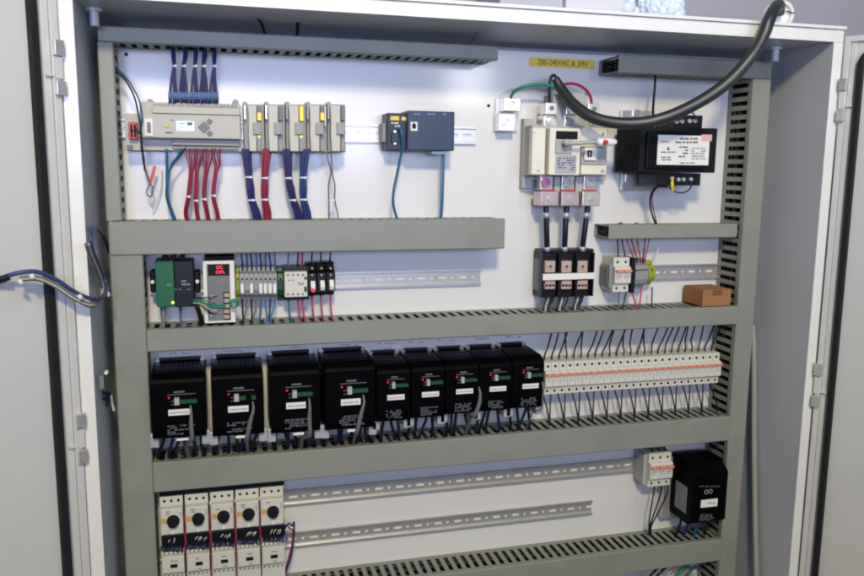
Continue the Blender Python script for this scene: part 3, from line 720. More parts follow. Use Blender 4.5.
# ---------------------------------------------------------- row of breakers
NB = 25; dB = .066
xa_, xb_ = P(545.5, 379, dB).x, P(721.5, 367, dB).x
ztB, zbB = zmean([(547, 362.5), (634, 357.5), (719, 352.5)], dB*.86), zmean([(547, 395), (634, 389), (719, 382.5)], dB*.86)
pw = (xb_-xa_)/NB; hB = ztB-zbB
def breaker_proto():
    x0 = xa_
    r_ = thing('circuit_breaker', '', 'circuit breaker', (x0+pw/2, 0, zbB), 'row of single-pole breakers')
    mb = MB(); mb.prism(mcb_profile(ztB, zbB, dB), x0+.0003, x0+pw-.0003); mb.build('body', CREAM2, r_, .0006)
    c = x0+pw/2; mb = MB()
    [MB().cyl((c, zq), .0031, dB*.85, dB*.863+.0003, n=10).build('terminal_hole', BLACKM, r_) for zq in (ztB-hB*.13, zbB+hB*.115)]
    mb = MB(); mb.box(x0+.0011, x0+pw-.0011, dB+.0003, dB+.0065, ztB-hB*.385, ztB-hB*.325); mb.build('toggle', ORANGE, r_, .0008)
    mb = MB(); mb.box(c-.004, c+.003, dB+.0002, dB+.0005, zbB+hB*.49, zbB+hB*.51); mb.box(c-.004, c+.004, dB+.0002, dB+.0005, zbB+hB*.43, zbB+hB*.445); mb.build('printing', FAINT, r_)
    return r_
bp0 = breaker_proto()
for i in range(NB):
    o = bp0 if i == 0 else copy_tree(bp0)
    o.location.x = xa_+pw*(i+.5)
    o['label'] = f'{ORD[i]} pale breaker from the left in the long orange-striped row'+(', beside the drives' if i == 0 else ', beside the upright duct' if i == NB-1 else '')

def wire(pts, rad, m, label, group=None, cat='wire', name='wire', n=7, sub=5):
    """pts: world points"""
    b = MB(); b.tube(pts, rad, n, sub=sub)
    o = b.build(name, m, None, smooth=True, org=Vector(pts[0])); return tag(o, label, cat, group)
rnd = random.Random(3)
for i in range(NB):
    c = xa_+pw*(i+.5); j = rnd.uniform(-.004, .008); s = rnd.choice((-.009, -.004, .002, .006, .010, .015))
    wire([(c, -.036, ztB-.002), (c+.0005, -.037, ztB+.012), (c+s*.5+.003, -.034, ztB+.028), (c+s+.006+j, -.04, zF[1]-.006), (c+s+.006+j, -.045, zF[1]+.012)], .0019, W_BLACK,
         f'thin black wire rising from the {ORD[i]} breaker from the left', 'black wires above the breaker row')
    pair = 2*(i//2)+.5+(.5 if i == NB-1 else 0); t_ = xa_+pw*(pair+.5)+.004
    wire([(c, -.036, zbB+.002), (c, -.037, zbB-.008), (c+(t_-c)*.5, -.042, (zbB+zG[0])/2+.004), (t_+(c-t_)*.12, -.046, zG[0]+.012), (t_+(c-t_)*.1, -.047, zG[0]-.012)], .0017, W_BLACK,
         f'thin black wire dropping from the {ORD[i]} breaker from the left', 'black wires below the breaker row')

# ------------------------------------------------------------ motor starters
cxs = [171.8, 197, 222.3, 247.5, 272]
for i, x in enumerate(cxs):
    dy = -(x-171.8)*.095
    who = ['at the left end of the bottom row', 'second from the left', 'in the middle of the five', 'fourth from the left', 'at the right end, beside the empty rails'][i]
    ms = thing('motor_protector', f'pale motor starter with black knob, {who}', 'motor protector', P(x, 536+dy, 0), 'motor protectors in the bottom row')
    part('body', CREAM2, ms, (x-11.8, 496.5+dy, x+11.6, 535+dy, .008, .06), bevel=.001)
    part('knob_panel', CREAM2, ms, (x-11.2, 509+dy, x+11.2, 534.5+dy, .0605, .078), bevel=.0015)
    part('black_cap', BLACK, ms, (x-12.4, 487.5+dy, x+12.3, 495.6+dy, .008, .056), bevel=.001)
    knobs('terminal_hole', BLACKM, ms, [(x-7.5, 501.5+dy), (x-.5, 501+dy), (x+6.5, 500.4+dy)], .0028, .0602, .0606, n=10)
    k = MB(); c = at(x+1.2, 522.8+dy, .086); k.cyl(c, .0125, .0782, .0805, .0122); k.cyl(c, .0108, .0806, .09, .0098, 24); k.build('knob', BLACKM, ms, .0006)
    part('pointer', LABEL, ms, (x-.2, 530+dy, x+2.6, 534.3+dy, .0785, .082), bevel=.0004)
    part('yellow_mark', mat('ochre_ink', (206, 160, 84), .6), ms, (x-10.5, 519+dy, x-5.8, 524+dy, .0783, .0787))
    print_lines(ms, x-7, 511+dy, x-2, 515.5+dy, .0782, 2, INKP, 70+i); print_lines(ms, x+7, 512+dy, x+10, 518+dy, .0782, 3, FAINT, 80+i)
    ct = thing('contactor', f'pale contactor with small black slot under the {ORD[i]} motor starter from the left', 'contactor', P(x+2, 590+dy, 0), 'contactors in the bottom row')
    xx = x+1.8
    part('body', CREAM2, ct, (xx-11.8, 552+dy, xx+11.3, 588+dy, .012, .072), bevel=.0012)
    part('coil_face', CREAM2, ct, (xx-11.3, 556.5+dy, xx+10.8, 573+dy, .0725, .084), bevel=.001)
    part('coupler', BLACK, ct, (xx-12.2, 535.4+dy, xx+11.6, 546+dy, .01, .06), bevel=.0015)
    knobs('terminal_hole', INKG, ct, [(xx-9+j*4.4, 554+dy-j*.35) for j in range(5)]+[(xx-9+j*4.4, 576.5+dy-j*.35) for j in range(5)], .0019, .0722, .0728, n=8)
    part('slot', BLACKM, ct, (xx-3.2, 564.5+dy, xx+4.0, 568+dy, .0842, .0848), bevel=0)
    print_lines(ct, xx-3, 560+dy, xx+4, 562.5+dy, .0842, 1, INKP, 90+i); print_lines(ct, xx-1, 570+dy, xx+3, 572+dy, .0842, 1, INKP, 95+i)
    b = MB(); rr_ = random.Random(200+i)
    for j in range(15):
        x_ = xx-10.5+j*1.45; b.tube([P(x_, 544.5+dy, .054), P(x_+rr_.uniform(-1, 1), 548+dy, .066+rr_.uniform(0, .006)), P(x_+rr_.uniform(-1, 1), 551.5+dy+rr_.uniform(-.5, .6), .0735)], .0017, 6, sub=3, mi=j % 2)
    tag(b.build('wire_bundle', [W_BLUE, W_BLACK], None, smooth=True), f'short dark jumper wires entering the {ORD[i]} contactor from the left', 'wires', 'jumper wires above the contactors')
    b = MB()
    for j in range(4 if i else 2):
        x_ = xx-4+j*3.2; x_ += rr_.uniform(-1.2, 1.2); b.tube([P(x_, 543+dy+rr_.uniform(-1, 1), .0605), P(x_+.9+rr_.uniform(-.6, .6), 541+dy, .064), P(x_+2+rr_.uniform(-1, 1), 539+dy+rr_.uniform(-1, 1), .062)], .0010, 6, sub=3, mi=0)
    tag(b.build('wire_bundle', [W_WHITE], None, smooth=True), f'short white numbered wire ends on the coupler under the {ORD[i]} motor starter', 'wires', 'white wire ends on the couplers')
    if i:
        x_ = x-13; b_ = [P(x_+1.2, 512+dy, .05), P(x_-.2, 530+dy, .058), P(x_+1.6, 542+dy, .062), P(x_+.5, 556+dy, .058), P(x_+1.8, 590+dy, .05)]
        wire(b_, .0017, W_RED, f'thin red wire running down between motor starters {ORD[i-1]} and {ORD[i]} from the left', 'red wires between the motor starters')
        part('cream_clip', LABEL, ms, (x_+.2, 506.6+dy, x_+2.6, 510.2+dy, .0605, .0635)) if i >= 2 else None
lp = [(284, 530), (288.5, 523.5), (292.5, 526), (294, 522), (293.8, 536), (291, 556), (286, 571), (282, 585)]
wire([P(x, y, .055) for x, y in lp], .002, W_PURP, 'violet wire looping out right of the last motor starter', None)
wire([P(x, y, .05) for x, y in ((284, 528), (287, 525), (290, 529), (293, 531), (292, 545), (288, 560), (284, 575), (281, 586))], .0018, W_RED, 'red wire looping out right of the last motor starter')
wire([P(x, y, .05) for x, y in ((283, 531), (287, 536), (286, 540), (281, 540))], .0018, W_LBLUE, 'light blue wire curl right of the last motor starter')

# ----------------------------------------------------- lower right equipment
b3 = thing('circuit_breaker', 'three-pole pale breaker with orange toggles beside the big black drive', 'circuit breaker', P(660, 492, 0))
mcb(b3, 650.6, 673, 453, 486, 3, d=.068)
sp_ = thing('terminal_end_bracket', 'light grey spacer block left of the three-pole breaker', 'end block', P(646, 490, 0))
part('body', GREYP, sp_, (643.5, 454.5, 650.2, 484.5, .006, .048), bevel=.001)
dH = .118
bd = thing('motor_drive', 'large black motor drive standing alone at the lower right', 'drive', P(705, 526, 0))
xa, xb = P(693, 494, dH).x, P(727.5, 490, dH).x
z0, z1 = P(708, 526, dH).z, P(708, 467, dH).z
b = MB(); b.prism([(.026, z0+.004), (.026, z1+.004), (.04, z1+.006), (dH-.03, z1+.004), (dH, z1-.014), (dH, z0+.012), (dH-.016, z0), (.03, z0)], xa, xb); b.build('body', DRIVE, bd, .004)
part('side_shoulder', DRIVE, bd, (690.5, 470, 694, 518, .032, .085), bevel=.002)
part('side_wing', DRIVE, bd, (727.8, 476, 731.5, 515, .026, .085), bevel=.002)
o = part('heat_sink', STEEL, bd, (664, 462, 714, 516, .002, .0255), bevel=.001)
part('fin', STEEL, o, *[(672+i*7, 457.8, 674+i*7, 461.8, .004, .03) for i in range(6)])
part('name_label', LABEL, bd, (701, 499.5, 717.5, 507, dH+.0003, dH+.001), bevel=0)
print_lines(bd, 702.5, 502, 716, 504.5, dH+.0012, 1, FAINT, 101); print_lines(bd, 699, 485.5, 720, 487.5, dH+.0003, 1, INKG, 102, .8, thick=.4)
text('00', 704.5, 489.5, 712.5, 494.5, dH+.0004, INKP, bd, 'display_digits')
print_lines(bd, 699, 514, 714, 521, dH+.0003, 4, mat('dim_ink', (66, 72, 80), .7), 103, .8)
b = MB(); b.box(xa-.0012, xa-.0002, .05, .095, P(693, 514, .1).z, P(693, 488, .1).z); b.build('side_label', INKP, bd)
for i, x in enumerate((654.5, 661.5, 668)):
    wire([P(x, 485, .05), P(x-1, 494, .05), P(650+i*2.2+(x-654)*.3, 512, .05), P(649+i*1.2, 526, .05), P(649+i, 535, .045)], .0018, W_BLACK, f'black wire dropping from the {ORD[i]} pole of the three-pole breaker', 'black wires under the three-pole breaker')
    wire([P(x-4, 442, .05), P(x-3.6, 448, .047), P(x-1.5, 451, .045), P(x-1, 456, .042)], .0022, W_BLACK, f'short black wire entering the top of the {ORD[i]} pole of the three-pole breaker', 'short black wires over the three-pole breaker')
for i, (x, m_, nm) in enumerate(((679, W_BLACK, 'black wire under the big lone drive, leftmost'), (687, W_BLUE, 'blue wire under the big lone drive'), (697, W_TEAL, 'teal wire under the big lone drive'), (707, W_BLACK, 'black wire under the big lone drive, rightmost'))):
    wire([P(x+3, 516, .06), P(x+1, 524, .06), P(x-2, 532, .058), P(x-4, 543, .05)], .003, m_, nm)
# equipment peeping out under the lowest duct
for i, (x, m_, nm) in enumerate(((652, W_BLACK, 'black wire end just under the lowest duct, left one'), (659, W_BLACK, 'black wire end just under the lowest duct, right one'), (668, W_TAN, 'tan wire arching out under the lowest duct'), (678, W_GREEN, 'green wire arching out under the lowest duct'), (688, W_TEAL, 'teal wire end under the lowest duct'))):
    wire([P(x+8, 566, .045), P(x+2, 572, .05), P(x-2, 577, .05), P(x-5, 590, .045)], .0032, m_, nm)
jb = thing('terminal_block', 'pale block under the lowest duct at the very bottom of the picture', 'terminal block', P(692, 590, 0))
part('body', CREAM2, jb, (689, 571, 696, 592, .006, .045), bevel=.001); part('face', GREYP, jb, (690, 574, 695, 588, .0455, .05), bevel=.0006)

# ------------------------------------------------------------ wire bundles
def bundle(path, n, rad, mats, label, group=None, ties=(), name='wire_bundle', fan=None):
    """path: (px, py, d, spread px); strands side by side; ties: fractions along the path"""
    root = thing(name, label, 'wires', P(*path[0][:3]), group)
    b = MB(); rr_ = random.Random(len(label))
    for k2 in range(n):
        q = (k2-(n-1)/2)/max(1, n-1)
        ph = rr_.uniform(-1, 1)
        b.tube([P(x+q*w+(0 if i in (0, len(path)-1) else ph*.32*w/n), y, d+(.0016 if k2 % 2 else 0)+.001*ph) for i, (x, y, d, w) in enumerate(path)], rad, 6, mi=k2 % len(mats))
    b.build('strands', mats, root, smooth=True)
    for (x, y, d, w) in ties:
        t_ = MB(); a_ = P(x, y, d+.0008); hw = (P(x+w/2, y, d).x-P(x-w/2, y, d).x)/2+rad
        m_ = 14; vs = []
        for zz in (-.0014, .0014):
            for sc_ in (1, 1.14):
                vs += [(a_.x+hw*sc_*math.cos(2*math.pi*j/m_), a_.y+(rad*1.9+.0012)*sc_*math.sin(2*math.pi*j/m_), a_.z+zz) for j in range(m_)]
        fs = []
        for (A, B_) in ((0, 1), (1, 3), (3, 2), (2, 0)):
            fs += [(A*m_+j, A*m_+(j+1) % m_, B_*m_+(j+1) % m_, B_*m_+j) for j in range(m_)]
        t_.add(vs, fs); t_.box(a_.x+hw*.2, a_.x+hw*.2+.0034, -a_.y+rad*2+.001, -a_.y+rad*2+.0042, a_.z-.0022, a_.z+.0022)
        t_.build('cable_tie', TIE, root)
    return root
G1 = 'violet wire bundles above the controller'
for i, (x0, x1, x2) in enumerate(((173.2, 174.2, 173.2), (185.2, 183.6, 183.4), (195.4, 194.8, 194.2), (204.4, 203.4, 203.8), (214, 214.2, 213.2))):
    bundle([(x0, 45, .045, 2.4), (x0+.3, 56, .05, 3), (x1, 66, .052, 2.2), (x2, 78, .052, 4.4), (x2, 90, .052, 7), (x2+.2, 99, .052, 8.4), (x2+.2, 104.5, .05, 8.6)], 5, .0017, [W_PURP, W_BLUE], f'{ORD[i]} violet wire bundle from the left, fanning into the top of the controller', G1, [(x1, 66.2, .052, 2.4)])
    b = MB()
    for k2 in range(5): b.tube([P(x2+.2+(k2-2)*2.05, 92, .0545), P(x2+.2+(k2-2)*2.1, 99.5, .0545)], .0019, 6, sub=1)
    tag(b.build('wire_ferrule', PALEBLUE, None, smooth=True), f'pale blue wire markers at the foot of the {ORD[i]} violet bundle from the left', 'wire markers', 'pale blue wire markers above the controller')
for i, (xs_, ty) in enumerate((([191.5, 191, 189.6, 188, 187.2], 196.5), ([197.4, 196.8, 196.2, 195.8, 198.4], 200.5), ([206.8, 206, 204.2, 204, 208.5], 199), ([217.5, 216, 213.8, 213.6, 218.6], 195.5))):
    ys = [164, 172, 186, 199, 222]; px = 190.5+i*8.4
    path = [(px+1, 148, .058, 8), (px, 156, .058, 8)]+[(xs_[j], ys[j], .054, 3.2 if j else 5.5) for j in range(4)]+[(xs_[4]-1.5, 212, .05, 3), (xs_[4], 222, .046, 3), (xs_[4], 228, .045, 3)]
    bundle(path, 4, .0014, [W_RED, mat('wire_dark_red', (112, 16, 44), .42)], f'{ORD[i]} red wire bundle from the left hanging under the controller', 'red wire bundles under the controller', [(xs_[3]+.1, ty, .053, 3)])
flat = [([246.8, 246.8, 249, 251.5, 258], 9, [W_PURP, W_BLUE], 'broad violet flat wire bundle under the first expansion module', (177, 200)),
        ([267.5, 266.5, 264.8, 264.9, 267.5], 8.5, [W_RED, mat('wire_dark_red', (112, 16, 44), .42)], 'broad dark red flat wire bundle under the expansion modules', (178, 199.5)),
        ([287.5, 287.5, 288.6, 293, 300], 8.5, [W_BLUE, W_PURP], 'broad blue flat wire bundle right of the dark red one', (178, 200)),
        ([306.5, 305, 303.3, 303.8, 308], 8.5, [W_BLUE, mat('wire_mid_blue', (34, 58, 112), .42)], 'broad blue flat wire bundle, the rightmost of the flat ones', (177.5, 199.5))]
for xs_, w, ms, lab, ty in flat:
    path = [(xs_[0], 149, .055, w), (xs_[1], 156, .056, w-.5), (xs_[2], 178, .055, w-3), (xs_[2]*.55+xs_[3]*.45, 188, .055, w-2), (xs_[3], 199, .053, w-3), ((xs_[3]+xs_[4])/2+1, 212, .05, w-1.6), (xs_[4], 222, .047, w-1.4), (xs_[4]+1, 229, .045, w-1.4)]
    bundle(path, 8, .0017, ms, lab, 'flat wire bundles under the expansion modules', [(path[2][0], ty[0], .055, w-3.2), (path[4][0], ty[1], .053, w-3.2)])
GW = 'grey wires under the last expansion module'
r_ = bundle([(329, 150, .055, 3), (329.5, 158, .056, 3), (331.5, 172, .056, 1), (331.6, 186, .055, 5), (331.8, 200, .053, 4.5), (333.5, 216, .05, 7), (333.6, 228, .045, 7)], 2, .0014, [W_GREY], 'pair of thin grey wires under the last expansion module', None, [(332, 200, .053, 4.5)])

# loose wires round the controller
wire([P(114, 72, .05), P(119, 73.5, .06), (P(126, 81, .068)), P(134, 96, .075), P(138.5, 114, .09), P(141, 131, .092), P(142.3, 150, .088), P(144, 158, .07), P(144.5, 170, .05)], .0016, W_BLACK, 'thin black wire arching from the left duct down past the red plugs')
wire([P(114, 69, .05), P(121, 72, .06), P(130, 83, .07), P(139, 100, .08), P(142, 118, .092), P(139, 133, .08), P(136, 128, .07)], .0016, W_TEAL, 'dark teal wire arching from the left duct to the red plugs')
wire([P(142.5, 150, .06), P(143.5, 162, .05), P(148, 178, .04), P(150.5, 184, .035)], .0020, W_GREY, 'grey cable hanging down under the left end of the controller')
wire([P(150, 183.5, .036), P(152, 177, .038), P(155, 166, .04)], [.0024, .003, .0026], mat('pink_heatshrink', (236, 92, 112), .45), 'bright pink sleeve on the end of the hanging grey cable', cat='cable sleeve', name='cable_sleeve')
wire([P(150.5, 183, .034), P(147, 190, .034), P(147.5, 195, .034), P(151.5, 196, .034), P(152.5, 188, .034), P(150.5, 184, .036)], .0014, W_GREY, 'small grey wire loop below the pink sleeve')
wire([P(149, 194, .034), P(152, 202, .03), P(152.5, 208, .025), P(157, 200, .02), P(161, 188, .015), P(162, 170, .012)], .0012, mat('pale_wire', (190, 200, 212), .4), 'pale thin wire trailing below the pink sleeve')
wire([P(166.6, 149, .06), P(167, 165, .056), P(167, 182, .054), P(168, 198, .052), P(173, 214, .05), P(176.5, 223, .046), P(176.5, 229, .045)], .0028, W_TEAL, 'teal cable hanging straight down under the controller')
wire([P(182, 148, .06), P(178, 156, .058), P(171, 166, .056), P(168.5, 180, .056), P(168, 196, .054), P(172, 212, .05), P(174.5, 224, .046)], .0022, W_TEAL, 'thin teal wire swinging left to join the teal cable')
wire([P(186, 147, .06), P(180, 156, .056), P(173, 165, .052), P(168, 178, .05), P(166, 195, .05), P(171, 213, .048), P(175.5, 224, .046)], .0014, W_BLACK, 'thin dark wire swinging left under the controller')

# wires of the blue switch
wire([P(398.5, 128, .06), P(401, 131, .066), P(402.2, 140, .066), P(401.5, 152, .06), P(397.5, 172, .055), P(393.5, 192, .055), P(393.6, 206, .052), P(397, 219, .046), P(397.5, 227, .045)], .0027, W_TEAL, 'blue cable hanging from the small left unit of the blue switch', cat='cable')
bundle([(443, 152, .05, 2.6), (443, 162, .05, 3), (442.6, 180, .05, 2.8), (442, 205, .048, 2.2), (441, 219, .046, 2), (441, 226, .045, 2)], 3, .0014, [mat('steel_blue', (88, 120, 150), .45), W_TEAL], 'grey-blue wires hanging from the right of the blue switch')

# black feeders between disconnect and power block
for i, (x0, x1, x2) in enumerate(((545.5, 546.2, 547), (567, 566, 564.5), (588, 586.5, 582.5))):
    root = thing('feeder_cable', f'thick black feeder cable, {ORD[i]} from the left, below the disconnect', 'cable', P(x0, 206, .05), 'black feeder cables')
    b = MB(); b.tube([P(x0, 203, .05), P(x1, 216, .052), P((x1+x2)/2, 232, .052), P(x2, 248, .046), P(x2+.3, 255, .042)], .0062, 12); b.build('jacket', W_BLACK, root, smooth=True)
    for y, x in ((215.2, x1), (248.5, x2)):
        b = MB(); b.tube([P(x+.1, y-2.6, .052 if y < 230 else .046), P(x-.1, y+2.6, .052 if y < 230 else .0455)], .0069, 12, sub=1); b.build('tape', mat('silver_tape', (176, 186, 200), .35, .3), root, smooth=True)
for i, x in enumerate((548, 562, 577.5)):
    bundle([(x+2, 295.5, .035, 7), (x+1, 301, .038, 7), (x-1, 306, .042, 6), (x-2, 314, .045, 5)], 4, .0024, [W_BLACK, GREYP, W_BLACK], f'{ORD[i]} stub of black and grey wires from the left under the power block', 'wire stubs under the power block')

# green, black and red conductors of the main cable, and the cable itself
wire([P(510.5, 99, .03), P(513, 93, .04), P(521, 87.5, .05), P(534, 84.5, .058), P(547, 85, .06), P(558, 88.5, .064)], .0032, W_GREEN, 'green earth conductor arching from the earth lugs to the main cable', cat='cable')
wire([P(551, 105, .05), P(549.3, 99, .055), P(549.8, 84, .06), P(551.5, 76.5, .06), P(555, 75.8, .06), P(559, 82, .062), P(561, 87, .066)], .0034, mat('navy_insulation', (22, 36, 60), .4), 'dark navy conductor looping over above the disconnect', cat='cable')
wire([P(592, 106, .05), P(590.5, 97, .055), P(585, 89, .06), P(576, 84.2, .062), P(566, 83.8, .064), P(560, 87, .066)], .0030, mat('crimson_insulation', (158, 22, 60), .4), 'crimson conductor arching from the disconnect to the main cable', cat='cable')
wire([P(570, 107, .05), P(567, 98, .06), P(563, 90, .066)], .003, mat('cream_insulation', (196, 190, 172), .45), 'short pale conductor between disconnect and main cable', cat='cable')
mp = [(555.5, 79, .065), (562, 90, .075), (573, 104, .10), (590, 116, .13), (612, 122.3, .155), (640, 123, .18), (668, 116.5, .20), (700, 101.5, .225), (728, 82, .245), (750, 58, .255), (763, 36, .265), (769, 20, .265), (774, 9, .25), (778, 4.5, .225), (780, 6, .19), (780, 12, .165)]
wire([P(*q) for q in mp], [.0085, .0105]+[.0118]*(len(mp)-6)+[.0108, .0104, .0098, .0092], CABLE, 'thick black main cable sweeping from the disconnect up over the cabinet top', cat='cable', name='main_cable', n=18, sub=8)
# white bushing on the cabinet top that the cable enters
cr = P(777, 15, .14); rt = thing('cable_bushing', 'white round bushing on the cabinet top behind the main cable', 'cable entry', (cr.x, -.14, ZT+.003))
b = MB(); c = (cr.x+.002, cr.z); b.cyl(c, .026, .125, .150, .025, 28); b.box(c[0]-.02, c[0]+.02, .12, .155, ZT+.003, cr.z-.018); b.build('body', mat('glossy_white', (236, 236, 240), .2), rt, .002)
b = MB(); b.ring(c, .0262, .019, .1502, .158, 28); b.build('rim', WHITE, rt, .001)
b = MB(); b.tube([(c[0]+.008, -.155, c[1]+.006), (c[0]+.022, -.158, c[1]+.002), (c[0]+.03, -.152, c[1]+.006)], .0014, 6); b.build('clip', BLACKM, rt)

# transformer wiring
wire([P(655, 70, .05), P(655, 84, .06), P(653.6, 100, .075), P(653, 112, .09), P(655, 119, .10), P(663, 117, .11), P(670, 112, .11), P(674.5, 113, .11), P(677, 121, .11)], .0026, W_BLACK, 'black wire dropping from the top right duct to the transformer top', cat='cable')
wire([P(682, 121, .108), P(684, 114, .11), P(690, 112, .11), P(694.5, 115, .11), P(696, 121, .108)], .0016, W_BLUE, 'small blue jumper on the top terminals of the transformer')
wire([P(672.5, 179, .108), P(672, 184, .112), P(672.6, 192, .11)], [.0022, .004, .0024], W_YEL, 'yellow wire connector hanging at the bottom terminals of the transformer')
wire([P(691, 180, .108), P(690.5, 188, .105), P(684, 192.5, .09), P(676, 192, .08), P(670, 188, .09), P(672, 180, .106)], .0015, W_PURP, 'violet wire looping under the transformer terminals')
wire([P(668, 187, .08), P(660, 185.8, .07), P(654, 189, .055), P(650, 199, .05), P(651.5, 212, .045), P(655.5, 224, .04), P(657, 230, .036)], .0020, W_BLACK, 'thin black wire falling from the transformer into the slim duct')
wire([P(664, 187, .08), P(657, 187.5, .068), P(652, 197, .05), P(654, 212, .045), P(657, 224, .04)], .0014, mat('wire_maroon', (110, 40, 60), .45), 'thin maroon wire falling from the transformer into the slim duct')

# wires under the slim duct
for i, (x0, x1, m_, nm) in enumerate(((617.5, 618.5, W_BLACK, 'dark wire into the left pole of the two-pole breaker'), (621.8, 626, W_BLUE, 'blue wire into the right pole of the two-pole breaker'),
        (627, 634, W_RED, 'red wire under the slim duct, leftmost of the reds'), (631.5, 637.2, mat('wire_maroon', (110, 40, 60), .45), 'maroon wire under the slim duct'), (637, 640.5, W_RED, 'red wire under the slim duct, beside the maroon one'), (645, 643, W_PURP, 'violet wire leaning left under the slim duct'), (649, 645, W_RED, 'red wire leaning left under the slim duct'))):
    wire([P(x0, 233, .035), P(x0, 240, .04), P((x0+x1)/2, 250, .045), P(x1, 259, .042), P(x1, 264, .038)], .0017, m_, nm, 'wires under the slim duct')
    if i < 2: continue
for i, (x0, x1, m_, nm) in enumerate(((619, 618, W_GREY, 'grey wire dropping from the left pole of the two-pole breaker'), (626, 622, W_BLACK, 'black wire dropping from the right pole of the two-pole breaker'), (632, 637, W_RED, 'red wire curling down right of the two-pole breaker'), (641, 639, W_RED, 'red wire dropping from the grey terminals under the slim duct'), (652, 651.5, W_BLACK, 'black wire dropping from the yellow and green earth terminal'))):
    wire([P(x0, 287, .042), P(x0, 293, .046), P((x0+x1)/2, 301, .048), P(x1, 309, .048), P(x1, 316, .045)], .0017, m_, nm, 'wires below the two-pole breaker')
wire([P(651.5, 266, .04), P(655.5, 258, .04), P(658.5, 247, .035)], .0014, W_WHITE, 'white wire end sticking up from the earth terminal')
for i, (x, m_, nm) in enumerate(((620, W_BLACK, 'black wire hump over the slim duct'), (636, RED, 'red wire hump over the slim duct'))):
    wire([P(x-3, 228, .04), P(x-2, 224.5, .045), P(x, 223, .045), P(x+2.4, 224, .045), P(x+3, 229, .04)], .0016, m_, nm)

# wires of row two
for i in range(8):
    x = 240+(i+.5)*TW
    wire([P(x+(i % 3-1)*.8-.5, 248, .04), P(x-.8+(i % 2)*.8, 256, .044), P(x+.2, 263, .046), P(x, 271, .036)], .0017, (W_BLUE, W_TEAL, W_BLUE, W_LBLUE)[i % 4], f'blue wire dropping into the {ORD[i]} grey terminal block from the left', 'blue wires above the terminal blocks')
    m_ = (W_BLACK, W_GREY, W_BLACK, W_GREY, W_TEAL, W_LBLUE, W_BLUE, W_LBLUE)[i]; tx = 240+([0.5, 0.8, 2.4, 2.7, 4.0, 5.8, 6.1, 6.4][i]+.2)*TW
    wire([P(x, 299, .036), P(x, 304, .045), P((x+tx)/2, 312, .047), P(tx, 320, .048), P(tx, 331, .046)], .0019, m_, f'wire leaving the bottom of the {ORD[i]} grey terminal block from the left', 'wires below the terminal blocks')
for i, (x, mt, mb_) in enumerate(((288, W_LBLUE, W_TEAL), (297.5, W_BLACK, W_RED), (302, W_RED, W_RED), (311.5, W_BLACK, W_RED), (320.5, W_BLACK, W_RED), (329.8, W_BLACK, W_RED))):
    nm = ['left side of the cream relay', 'middle of the cream relay', 'right side of the cream relay', 'fuse holder with the red lamp', 'middle black fuse holder', 'right black fuse holder'][i]
    wire([P(x+1, 247, .04), P(x+.5, 256, .044), P(x, 268, .04), P(x, 273, .036)], .0017, mt, f'wire coming down into the {nm}', 'wires above the relay and fuse holders')
    wire([P(x+.5, 295, .036), P(x+.8, 304, .045), P(x+1.8, 314, .048), P(x+3.2, 322, .048), P(x+3.5, 329, .046)], .0019, mb_, f'wire leaving the bottom of the {nm}', 'wires below the relay and fuse holders')
GN = 'green wires between the interface box and the power supply'
for i, (ya, yb, m_, nm) in enumerate(((298.5, 297, W_BLACK, 'topmost black wire bridging to the power supply switches'), (299.5, 301.5, W_GREY, 'grey wire bridging to the power supply switches'), (301, 305, W_GREEN, 'upper green wire bridging to the power supply'), (302, 307, W_GREEN, 'lower green wire bridging to the power supply'), (303.5, 310.5, W_TAN, 'tan wire bridging to the power supply switches'), (304.5, 314.5, W_BLACK, 'lowest black wire bridging to the power supply switches'))):
    wire([P(193, ya, .066), P(199, ya, .074), P(206, (ya+yb)/2, .078), P(213, yb, .076), P(226 if i in (2, 3) else 217, yb-.6, .074)], .0015, m_, nm, GN)
b = MB(); c = at(234, 303.3, .07); pts = [Vector((c[0]+.008*math.cos(a*.7)*(1-.012*a), -(.069+.0006*a), c[1]+.008*math.sin(a*.7)*(1-.012*a))) for a in range(30)]
b.tube(pts, .0015, 6, sub=2); tag(b.build('wire_coil', W_GREEN, None, smooth=True), 'small green wire coil on the right edge of the power supply', 'wire coil')
wire([P(196, 299, .06), P(197, 306, .066), P(199.5, 313, .062), P(202, 322, .052), P(202.5, 331, .046)], .0048, W_BLACK, 'thick black cable dropping from the interface box', cat='cable')
for x, m_, r_, nm in ((163.5, PLC_D, .0055, 'grey plug cable under the green half of the interface box'), (180.5, W_TEAL, .003, 'teal cable under the interface box')):
    wire([P(x, 306.5, .035), P(x, 313, .04), P(x, 322, .046), P(x, 331, .046)], [r_, r_*.9, r_*.55, r_*.5], m_, nm, cat='cable')

